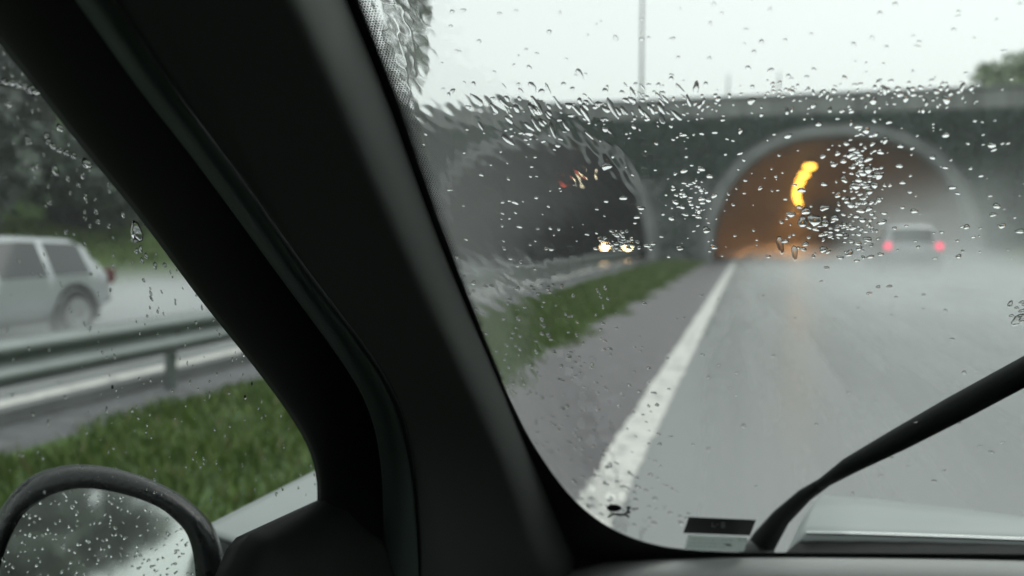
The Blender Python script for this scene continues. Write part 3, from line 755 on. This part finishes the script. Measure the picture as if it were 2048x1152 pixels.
# bonnet rear corner and black cowl, beyond the glass
def plane_z(px, py, z): return hit(px, py, Vector((0, 0, z)), Vector((0, 0, 1)))
ZB = CAMZ - 0.440
rear = [(1612, 1066), (1700, 1068), (1800, 1071), (1920, 1075), (2048, 1080), (2300, 1092), (2600, 1108)]
front = [(1652, 985), (1730, 990), (1810, 1000), (1920, 1014), (2048, 1032), (2300, 1068), (2600, 1106)]
P = []
for k in range(9):
    u = k / 8; row = []
    for (a, b), (c, d) in zip(rear, front):
        p = plane_z(a + (c - a) * u, b + (d - b) * u, ZB); p.z += 0.010 * math.sin(math.pi * min(1, u * 1.1)) - 0.02 * max(0, u - 0.9) * 10
        row.append(p)
    e = row[0]; row = [e + Vector((-0.035, -0.02 * (1 - u), -0.06)), e + Vector((-0.020, -0.01, -0.022)), e + Vector((-0.006, 0, -0.004))] + row
    P.append(row)
first = P[0]; P = [[p + Vector((0, -0.004, -0.03)) for p in first], [p + Vector((0, -0.003, -0.006)) for p in first]] + P
last = P[-1]; P.append([p + Vector((0, 0.05, -0.06)) for p in last])
own_part(solid(grid_mesh('bonnet', P, M['silver']), 0.004, 0))
P = []
for (a, b) in [(1540, 1122), (1572, 1108)] + [(x, y + 8) for x, y in rear]:
    q = plane_z(a, b, ZB - 0.012); w_ = ws(a, 1122, 0.006)
    P.append([q + Vector((0, 0.01, -0.02)), q, w_ + (q - w_) * 0.5 + Vector((0, 0, -0.006)), w_ + Vector((0, 0, -0.006))])
own_part(solid(grid_mesh('cowl', P, M['black']), 0.004, 0))
bm = bmesh.new(); tube(bm, [plane_z(a, b, ZB) + Vector((0, -0.002, 0.001)) for a, b in rear], 0.0026, 8); own_part(obj('bonnet_edge_highlight', bm, M['edge'], smooth=True))  # bright tube added to imitate the highlight on the wet bonnet edge
# wiper: arm and blade lying just off the glass
def wp(px, py, off): return ws(px, py, off)
wip = own_part(empty('wiper', (0, 0, 0)))
bm = bmesh.new()
tube(bm, [wp(1512, 1112, 0.02), wp(1530, 1080, 0.03), wp(1562, 1035, 0.036), wp(1610, 990, 0.036), wp(1668, 952, 0.034), wp(1800, 868, 0.034), wp(1930, 794, 0.03)], [0.020, 0.017, 0.012, 0.009, 0.006, 0.0045, 0.004], 10)
own_part(obj('wiper_arm', bm, M['wiper'], smooth=True), wip)
bm = bmesh.new()
tube(bm, [wp(1640, 970, 0.014), wp(1700, 931, 0.016), wp(1800, 878, 0.018), wp(1920, 813, 0.019), wp(2048, 744, 0.018), wp(2250, 632, 0.016), wp(2480, 505, 0.012)], [0.006, 0.010, 0.0125, 0.0135, 0.013, 0.011, 0.005], 8)
own_part(obj('wiper_blade', bm, M['wiper'], smooth=True), wip)
bm = bmesh.new()
bmesh.ops.create_uvsphere(bm, u_segments=16, v_segments=10, radius=0.024, matrix=Matrix.Translation(wp(1514, 1108, 0.014)) @ Matrix.Diagonal((1.0, 1.0, 0.8, 1)))
own_part(obj('wiper_pivot', bm, M['wetblack'], smooth=True), wip)
# printed marks on the glass
def wpoly(bm, pts, off=-0.003):
    bm.faces.new([bm.verts.new(ws(x, y, off)) for x, y in pts])
def ell(cx, cy, a, b, n=24, rot=0): return [(cx + a * math.cos(t) * math.cos(rot) - b * math.sin(t) * math.sin(rot), cy + a * math.cos(t) * math.sin(rot) + b * math.sin(t) * math.cos(rot)) for t in [2 * math.pi * i / n for i in range(n)]]
def stroke(bm, pts, w, off=-0.003):
    for (a, b) in zip(pts[:-1], pts[1:]):
        dx, dy = b[0] - a[0], b[1] - a[1]; l = math.hypot(dx, dy); nx, ny = -dy / l * w / 2, dx / l * w / 2
        ex, ey = dx / l * w * .25, dy / l * w * .25
        wpoly(bm, [(a[0] + nx - ex, a[1] + ny - ey), (b[0] + nx + ex, b[1] + ny + ey), (b[0] - nx + ex, b[1] - ny + ey), (a[0] - nx - ex, a[1] - ny - ey)], off); off -= 0.00004
bm = bmesh.new(); wpoly(bm, ell(1228, 1016, 14.5, 7)); wpoly(bm, ell(1257, 1015.5, 4.5, 3.2, 16))
stroke(bm, [(1217, 1034), (1224, 1029), (1233, 1027.5), (1242, 1030), (1250, 1029), (1256, 1022)], 4.2); stroke(bm, [(1250, 1029), (1258, 1034)], 4); stroke(bm, [(1256, 1021), (1259, 1026)], 5, -0.0034); stroke(bm, [(1264, 1018.5), (1276, 1017)], 2.4)
ab = own_part(solid(obj('airbag_symbol', bm, M['sticker'], fix=False), 0.0002, 0)); ab['label'] = 'small black airbag symbol with round bag and seated figure'
bm = bmesh.new(); wpoly(bm, [(1366, 1066), (1378, 1034), (1512, 1040), (1500, 1071)])
st = own_part(solid(obj('windscreen_sticker', bm, M['sticker'], fix=False), 0.0002, 0)); st['label'] = 'black slanted sticker with a pale mark in its middle'
bm = bmesh.new(); stroke(bm, [(1425, 1046), (1424, 1053), (1431, 1053)], 2.4, -0.0045); stroke(bm, [(1433, 1049), (1437, 1049)], 2.0, -0.0045); wpoly(bm, ell(1446, 1047, 4.6, 3.6, 14), -0.0045); wpoly(bm, ell(1446, 1053, 5.2, 3.2, 14), -0.0046)
own_part(obj('sticker_print', bm, M['greyprint'], fix=False), st)
bm = bmesh.new(); wpoly(bm, [(1376, 1070), (1496, 1075), (1488, 1103), (1368, 1101)], -0.0028)
lb_ = own_part(solid(obj('glass_stamp', bm, M['paleprint'], fix=False), 0.0001, 0)); lb_['label'] = 'pale stamp of tiny unreadable print under the black sticker'
bm = bmesh.new()
for r_ in range(3):
    x = 1380 - 2 * r_
    while x < 1465 - 8 * r_:
        l = random.uniform(3, 9); stroke(bm, [(x, 1078 + 7 * r_ + (x - 1380) * .035), (x + l, 1078 + 7 * r_ + (x + l - 1380) * .035)], 2.2, -0.0042); x += l + random.uniform(2, 4)
stroke(bm, [(1484, 1075.5), (1477, 1077), (1477, 1080), (1484, 1081.5)], 2.4, -0.0042); stroke(bm, [(1494, 1075.5), (1488, 1077), (1488, 1080), (1494, 1081.5)], 2.4, -0.0044); stroke(bm, [(1452, 1090), (1462, 1091)], 5, -0.0046)
own_part(obj('stamp_print', bm, M['greyprint2'], fix=False), lb_)

# door mirror outside the side window
MC = hit(215, 1110, Vector((-0.60, 0, 0)), Vector((1, 0, 0)))
to_cam = (EYE - MC).normalized(); want = Vector((-0.07, -1, 0.055)).normalized(); MN = (to_cam + want).normalized()
def mp(px, py, off=0.0): return hit(px, py, MC + MN * off, MN)
mirror = own_part(empty('door_mirror', (0, 0, 0)))
out_px = smooth_tab([(-70, 1290), (-60, 1180), (-30, 1085), (12, 1005), (60, 957), (110, 937), (165, 931), (235, 940), (310, 965), (370, 998), (415, 1040), (438, 1085), (449, 1152), (446, 1260), (410, 1340), (300, 1375), (120, 1380), (-30, 1350), (-70, 1290)], 110)[:-1]
in_px = smooth_tab([(-30, 1290), (-18, 1180), (5, 1095), (38, 1032), (82, 999), (130, 981), (180, 977), (245, 988), (310, 1011), (350, 1040), (378, 1078), (391, 1152), (388, 1240), (360, 1305), (280, 1335), (120, 1340), (0, 1320), (-30, 1290)], 110)[:-1]
def resample(loop, n):
    p = np.array(loop + [loop[0]]); l = np.concatenate([[0], np.cumsum(np.hypot(*np.diff(p, axis=0).T))])
    t = np.linspace(0, l[-1], n, endpoint=False); return list(zip(np.interp(t, l, p[:, 0]), np.interp(t, l, p[:, 1])))
NM = 96; oo = resample(out_px, NM); ii = resample(in_px, NM)
cxm = sum(p[0] for p in oo) / NM; cym = sum(p[1] for p in oo) / NM
def mix(a, b, t): return (a[0] + (b[0] - a[0]) * t, a[1] + (b[1] - a[1]) * t)
P = []
for a, b in zip(ii, oo):
    cA = (cxm, cym)
    r_ = [mp(*b, 0.0)]
    P.append([mp(*a, -0.004), mp(*a, 0.004), mp(*mix(a, b, .25), 0.008), mp(*mix(a, b, .62), 0.006), mp(*mix(a, b, .9), -0.002), mp(*b, -0.016),
              mp(*mix(b, cA, -0.01), -0.04) , mp(*mix(b, cA, .10), -0.075), mp(*mix(b, cA, .4), -0.105), mp(*mix(b, cA, .95), -0.118)])
P.append(P[0])
own_part(grid_mesh('housing', P, M['wetblack']), mirror)
own_part(pyobj('mirror_glass', [mp(*a, 0.0) for a in ii], [tuple(range(NM))], M['mirror']), mirror)
bm = bmesh.new(); a = mp(470, 1230, -0.05); b = mp(380, 1250, -0.06)
tube(bm, [b, a, Vector((-0.49, a.y + 0.03, a.z - 0.01))], [0.035, 0.03, 0.035], 12); own_part(obj('mirror_foot', bm, M['wetblack'], smooth=True), mirror)

# ------------------------------------------------------------------ rain on the glass
def drop_template(n=9):
    rr = [1.0, 0.86, 0.62, 0.32]
    return rr, n
def make_drops(name, items, m=None):
    """items: (centre, axis_u, axis_v, normal, height): lens shaped water drops, each closed by its flat base"""
    rr, n = drop_template(); nv = len(rr) * n + 1; K = len(items)
    vs = np.zeros((K * nv, 3)); fs = []
    ang = np.arange(n) * 2 * math.pi / n
    for i, (c, u, v, nn, h) in enumerate(items):
        c, u, v, nn = map(np.array, (c, u, v, nn)); o = i * nv
        wob = 1 + 0.16 * np.sin(2 * ang + random.random() * 6) + 0.12 * np.sin(3 * ang + random.random() * 6) + 0.06 * (rng.random(n) - .5)
        for k, r_ in enumerate(rr):
            w_ = wob * (1 - k * 0.0)
            z = h * (1 - r_ ** 2.4)
            vs[o + k * n:o + (k + 1) * n] = c + np.outer(np.cos(ang) * r_ * w_, u) + np.outer(np.sin(ang) * r_ * w_, v) + nn * z
        vs[o + nv - 1] = c + nn * h
        fs.append(tuple(o + j for j in range(n))[::-1])
        for k in range(len(rr) - 1):
            for j in range(n):
                fs.append((o + k * n + j, o + k * n + (j + 1) % n, o + (k + 1) * n + (j + 1) % n, o + (k + 1) * n + j))
        for j in range(n): fs.append((o + (len(rr) - 1) * n + j, o + (len(rr) - 1) * n + (j + 1) % n, o + nv - 1))
    ob = pyobj(name, vs, fs, m or M['water'], None, True)
    for p in ob.data.polygons:
        if len(p.vertices) > 4: p.use_smooth = False
    return tag(ob, kind='stuff')
glass_edge = lambda y: extrap([t for t in G_ if t[1] < 1100], y)
def inside_glass(x, y): return y < 1098 and x > glass_edge(min(y, 1098)) + 3
drops = []; DOFF = 0.0046; TOPF = 0.00055; CELL = {}
def wdrop(x, y, rpx, asp=1.0, ang=90.0, hk=0.32, gap=1.0):
    """a drop of half-width rpx pixels of the photograph, asp times as long along ang degrees (image, clockwise from right); it keeps clear of drops laid before it"""
    if not inside_glass(x, y): return
    a = R(ang); ca_, sa_ = math.cos(a), math.sin(a); L_ = rpx * asp
    k = max(1, int(asp)); own_c = [(x + ca_ * L_ * t, y + sa_ * L_ * t, rpx) for t in ([0] if k == 1 else [2 * q / k - 1 for q in range(k + 1)])]
    for (qx, qy, qr) in own_c:
        ix, iy = int(qx // 16), int(qy // 16)
        for dx in (-1, 0, 1):
            for dy in (-1, 0, 1):
                for (ox, oy, orr) in CELL.get((ix + dx, iy + dy), ()):
                    if (ox - qx) ** 2 + (oy - qy) ** 2 < ((orr + qr) * gap) ** 2: return
    for q in own_c: CELL.setdefault((int(q[0] // 16), int(q[1] // 16)), []).append(q)
    c = ws(x, y, DOFF + TOPF); du = ws(x + ca_, y + sa_, DOFF + TOPF) - c; dv_ = WN.cross(du.normalized())
    s = (ws(x + 1, y, DOFF) - c).length
    drops.append((c, du * rpx * asp, dv_ * s * rpx, WN, s * rpx * hk))
def rnd(a, b): return random.uniform(a, b)
# single specks over the dark wall, the mouths and the sky
for i in range(280): wdrop(rnd(1000, 2060), rnd(225, 520), rnd(0.9, 2.8) * (0.7 + random.random() ** 3), rnd(1, 1.9), rnd(60, 120), rnd(.25, .5))
for i in range(90): wdrop(rnd(880, 2060), rnd(0, 200), rnd(1, 2.4), rnd(1, 3), rnd(50, 130), rnd(.08, .22))
for i in range(190): wdrop(random.gauss(1722, 24), random.gauss(360, 55), rnd(1.4, 4.4), rnd(1, 2.6), rnd(60, 120), rnd(.3, .5))
for i in range(90): wdrop(random.gauss(1690, 45), random.gauss(470, 26), rnd(1.5, 4), rnd(1, 2.2), rnd(30, 150), rnd(.25, .45))
for i in range(60): wdrop(random.gauss(1385, 30), random.gauss(392, 30), rnd(.8, 3.6), rnd(1, 2.6), rnd(60, 120), rnd(.3, .5), 0.7)
for i in range(44): wdrop(random.gauss(1640, 26), random.gauss(448, 18), rnd(3, 7), rnd(1.5, 3.5), rnd(35, 75), rnd(.2, .4))
for i in range(7): wdrop(1570 + rnd(-40, 40), rnd(330, 520), rnd(2, 3.4), rnd(3, 9), rnd(80, 100), rnd(.05, .12))
# the streaks running down from the parapet
for i in range(140):
    t = random.random(); x = 960 + 400 * t + rnd(-30, 30); y = 226 - 20 * t + random.gauss(0, 24)
    wdrop(x, y, rnd(.8, 2.9), rnd(1.2, 8.5), rnd(44, 72), rnd(.04, .35), 0.8)
for i in range(150):
    x = rnd(1250, 1960); y = 222 - 0.05 * (x - 1250) + random.gauss(-6, 20)
    wdrop(x, y, rnd(1.0, 2.4) * (0.7 + random.random() ** 3), rnd(1, 5), rnd(75, 110), rnd(.12, .4))
for i in range(90):
    x = rnd(1540, 1950); wdrop(x, 180 + random.gauss(0, 11), rnd(1.2, 3.0), rnd(1, 4), rnd(0, 180), rnd(.15, .35))
for i in range(40): wdrop(random.gauss(1245, 24), random.gauss(482, 10), rnd(1.5, 3.4), rnd(1, 2), rnd(40, 120), rnd(.2, .4))
for i in range(60): wdrop(rnd(820, 1120), rnd(20, 700), rnd(1.0, 2.4), rnd(1, 2.5), rnd(50, 70), rnd(.2, .4))
# small beads low on the glass, and a few on the swept part
for i in range(260):
    y = 560 + 500 * random.random(); e = glass_edge(y)
    x = e + 6 + np.interp(y, [560, 700, 1040], [300, 330, 190]) * random.random() ** 1.1
    wdrop(x, y, rnd(0.9, 2.0), rnd(1, 3), rnd(50, 100), rnd(.06, .3))
for i in range(60): wdrop(rnd(1250, 2040), rnd(560, 1000), rnd(1, 2.4), rnd(1, 2), rnd(20, 120), rnd(.06, .2))
for i in range(16): wdrop(rnd(2020, 2050), rnd(590, 660), rnd(1.5, 3.5), rnd(1.5, 3.5), rnd(80, 110), rnd(.15, .35))
make_drops('windscreen_raindrops', drops)
# the sheet of running water the wiper leaves beside the pillar: thin, rippled, torn at its edge
def ripples(shape, cell, stretch, ang):
    """smooth noise whose waves are drawn out along ang"""
    h, w = shape; out = np.zeros(shape)
    yy, xx = np.mgrid[0:h, 0:w].astype(float)
    for k in range(70):
        th = R(ang + 90) + random.gauss(0, 0.30); lam = cell * random.uniform(0.55, 2.2)
        kx, ky = math.cos(th) / lam, math.sin(th) / lam; stretch_ = stretch * random.uniform(0.6, 1.6)
        out += lam * np.sin(2 * math.pi * (kx * xx + ky * yy) + random.random() * 6.28 + 1.5 * np.sin(2 * math.pi * (-math.sin(th) * xx + math.cos(th) * yy) / stretch_ + random.random() * 6.28))
    return out / out.std()
def film():
    st = 4.0; x0, y0 = 690.0, -24.0; w, h = 175, 282
    rp = ripples((h, w), 3.6, 30.0, 57); tear = ripples((h, w), 6.0, 20.0, 57) ; edge = np.zeros((h, w)); wet = np.zeros((h, w)); keep = np.zeros((h, w), bool)
    yb = [-24, 120, 200, 260, 320, 400, 470, 560, 650, 760, 900, 1050, 1100]; xb = [900, 930, 1080, 1270, 1320, 1300, 1190, 1140, 1140, 1170, 1220, 1270, 1290]
    X = x0 + st * np.arange(w); Y = y0 + st * np.arange(h)
    for r_ in range(h):
        g_ = glass_edge(min(Y[r_], 1095)); b_ = np.interp(Y[r_], yb, xb)
        edge[r_] = np.clip((b_ - X) / 110.0, 0, 1); q_ = np.clip((b_ - 25 - X + 10 * tear[r_]) / np.clip((b_ - g_) * 0.75, 60, None), 0, 1); wet[r_] = q_ * q_ * (3 - 2 * q_) * np.interp(Y[r_], [-24, 240, 420, 620, 1090], [.25, .6, 1, .8, .5]); keep[r_] = (X > g_ + 1) & (X < b_ + 24 * tear[r_]) & (Y[r_] < 1090)
        edge[r_] *= np.interp(Y[r_], [-24, 560, 760, 1090], [1, 1, 1.0, 0.9])
    th = 0.00003 + edge * (0.00026 + 0.000040 * np.clip(rp, -3, 3))
    base = np.array([[tuple(ws(x, y, DOFF)) for x in X] for y in Y]); n_ = np.array(WN)
    top = base + n_ * th[..., None]
    idx = -np.ones((h, w), int); vs = []; fs = []
    q = keep[:-1, :-1] & keep[1:, :-1] & keep[:-1, 1:] & keep[1:, 1:]
    use = np.zeros((h, w), bool); use[:-1, :-1] |= q; use[1:, :-1] |= q; use[:-1, 1:] |= q; use[1:, 1:] |= q
    idx[use] = np.arange(use.sum()); n0 = use.sum(); vs = np.concatenate([base[use], top[use]])
    for r_, c_ in zip(*np.nonzero(q)):
        a, b, c, d = idx[r_, c_], idx[r_, c_ + 1], idx[r_ + 1, c_ + 1], idx[r_ + 1, c_]
        fs.append((d, c, b, a)); fs.append((a + n0, b + n0, c + n0, d + n0))
    o = pyobj('rain_film', vs, fs, M['film'], None, True); tag(o, kind='stuff')
    at = o.data.attributes.new('wet', 'FLOAT', 'POINT'); w_ = wet[use]; at.data.foreach_set('value', np.concatenate([w_, w_]).astype(np.float32))
film()
# side window: beads and two wandering rivulets
sdrops = []
def sdrop(x, y, rpx, asp=1.0, ang=60.0, hk=.45):
    if x > extrap(A_, y) - 4: return
    c = sw(x, y, 0.0056); s = (sw(x + 1, y, 0.0056) - c).length; s = min(s, (sw(x, y + 1, 0.0056) - c).length * 1.3)
    a = R(ang); du = (sw(x + math.cos(a), y + math.sin(a), 0.0056) - c).normalized(); dv_ = SN.cross(du)
    sdrops.append((c, du * s * rpx * asp, dv_ * s * rpx, SN, s * rpx * hk))
for x, y, r_, a in [(40, 168, 5, 25), (52, 174, 6, 30), (63, 180, 6, 25), (72, 184, 5, 0), (10, 164, 6, 0), (22, 166, 5, 20), (18, 208, 5, 60), (95, 272, 4, 70), (98, 284, 4, 60), (108, 293, 4, 30), (120, 300, 4, 20), (134, 305, 4, 20), (148, 311, 4, 20), (121, 256, 5, 50), (58, 280, 4, 50), (174, 327, 6, 50), (112, 341, 5, 60), (76, 332, 4, 70), (67, 337, 4, 70), (137, 357, 4, 70), (158, 370, 4, 70), (166, 352, 4, 70), (172, 394, 4, 70), (100, 405, 4, 70), (92, 412, 3, 70), (193, 423, 4, 70), (170, 424, 3, 70), (197, 443, 4, 70), (219, 452, 4, 70), (247, 430, 4, 70), (275, 464, 9, 60), (271, 482, 4, 60), (282, 498, 4, 70), (274, 502, 4, 70), (293, 512, 4, 70), (284, 521, 4, 70), (311, 531, 4, 70), (330, 530, 4, 70), (133, 464, 4, 70), (181, 452, 3, 70)]:
    sdrop(x, y, r_ * (1.25 if r_ > 4 or y < 330 else 0.95), rnd(1.2, 1.7), a, 0.95)
for i in range(190):
    y = rnd(90, 1000); x = extrap(A_, y) - 6 - rnd(0, 1) ** 1.3 * 330
    if x > -20: sdrop(x, y, rnd(1.0, 2.8), rnd(1, 1.8), rnd(40, 90), rnd(.3, .5))
for i in range(120): sdrop(rnd(-10, 620), rnd(560, 1000), rnd(1.0, 3.0), rnd(1, 2.2), rnd(50, 95), rnd(.25, .5))
make_drops('side_window_raindrops', sdrops)
mdrops = []
for i in range(260):
    x, y = rnd(0, 392), rnd(978, 1152); c = mp(x, y, 0.0006); s = (mp(x + 1, y) - mp(x, y)).length
    ed = min(math.hypot(x - a[0], y - a[1]) for a in ii)
    if ed < 6: continue
    inside = sum(((ii[k][1] > y) != (ii[k - 1][1] > y)) and (x < (ii[k - 1][0] - ii[k][0]) * (y - ii[k][1]) / (ii[k - 1][1] - ii[k][1]) + ii[k][0]) for k in range(NM)) % 2
    if not inside: continue
    u = MN.orthogonal().normalized(); mdrops.append((c, u * s * rnd(1, 3.6), MN.cross(u) * s * rnd(1, 3.6), MN, s * rnd(.5, 1.2)))
for i in range(90):
    k = random.randrange(NM); q = mix(ii[k], oo[k], rnd(.25, .85))
    if q[1] > 1160 or q[0] < -5: continue
    c = mp(q[0], q[1], 0.0078); s = (mp(q[0] + 1, q[1]) - mp(*q)).length; u = MN.orthogonal().normalized(); r_ = rnd(.9, 2.2)
    mdrops.append((c, u * s * r_, MN.cross(u) * s * r_, MN, s * r_ * .5))
make_drops('mirror_raindrops', mdrops)

# ------------------------------------------------------------------ air: thin haze, and tyre spray over the road
def volmat(name, dens, color=(0.94, 0.97, 0.97), spray=None):
    m = bpy.data.materials.new(name); m.use_nodes = True; nt = m.node_tree; nt.nodes.clear()
    o = nt.nodes.new('ShaderNodeOutputMaterial'); v = nt.nodes.new('ShaderNodeVolumePrincipled')
    v.inputs['Color'].default_value = (*color, 1); v.inputs['Density'].default_value = dens; v.inputs['Anisotropy'].default_value = 0.2
    nt.links.new(v.outputs[0], o.inputs['Volume'])
    return m, nt, v
hz, _, _ = volmat('rainy_air', 0.0018)
bm = bmesh.new(); bx(bm, (0, 0, 14.0), (1260, 1260, 31.0)); tag(obj('haze', bm, hz), kind='stuff')
def spray(name, label, c, size, dens):
    m, nt, v = volmat('spray_' + name, dens)
    tc = nt.nodes.new('ShaderNodeTexCoord'); sx = nt.nodes.new('ShaderNodeSeparateXYZ'); nt.links.new(tc.outputs['Generated'], sx.inputs[0])
    def mth(op, a, b=None, c_=None):
        n_ = nt.nodes.new('ShaderNodeMath'); n_.operation = op
        for i_, q in enumerate((a, b, c_)):
            if q is None: continue
            if isinstance(q, (int, float)): n_.inputs[i_].default_value = q
            else: nt.links.new(q, n_.inputs[i_])
        return n_.outputs[0]
    def hump(s):     # 0 at the box faces, 1 in the middle
        return mth('MULTIPLY', mth('MULTIPLY', s, mth('SUBTRACT', 1.0, s)), 4.0)
    fx_, fy_ = hump(sx.outputs[0]), hump(sx.outputs[1])
    fz_ = mth('POWER', mth('SUBTRACT', 1.0, sx.outputs[2]), 2.2)
    nz = nt.nodes.new('ShaderNodeTexNoise'); nz.inputs['Scale'].default_value = 0.45; nz.inputs['Detail'].default_value = 3
    nt.links.new(tc.outputs['Object'], nz.inputs['Vector'])
    nn = mth('MULTIPLY', mth('MAXIMUM', mth('SUBTRACT', nz.outputs['Fac'], 0.25), 0.0), 2.6)
    d = mth('MULTIPLY', mth('MULTIPLY', mth('MULTIPLY', fx_, fy_), mth('MULTIPLY', fz_, nn)), dens)
    nt.links.new(d, v.inputs['Density'])
    bm = bmesh.new(); bx(bm, (0, 0, 0), size); o = obj(name, bm, m); o.location = c
    return tag(o, kind='stuff')
spray('tyre_spray', '', (4.9, 24.0, 0.61), (11.4, 36.0, 1.2), 0.50)
spray('tyre_spray', '', (5.7, 31.5, 2.01), (5.6, 18.0, 4.0), 0.45)
spray('tyre_spray', '', (-10.0, 14.0, 0.46), (9.0, 18.0, 0.9), 1.1)
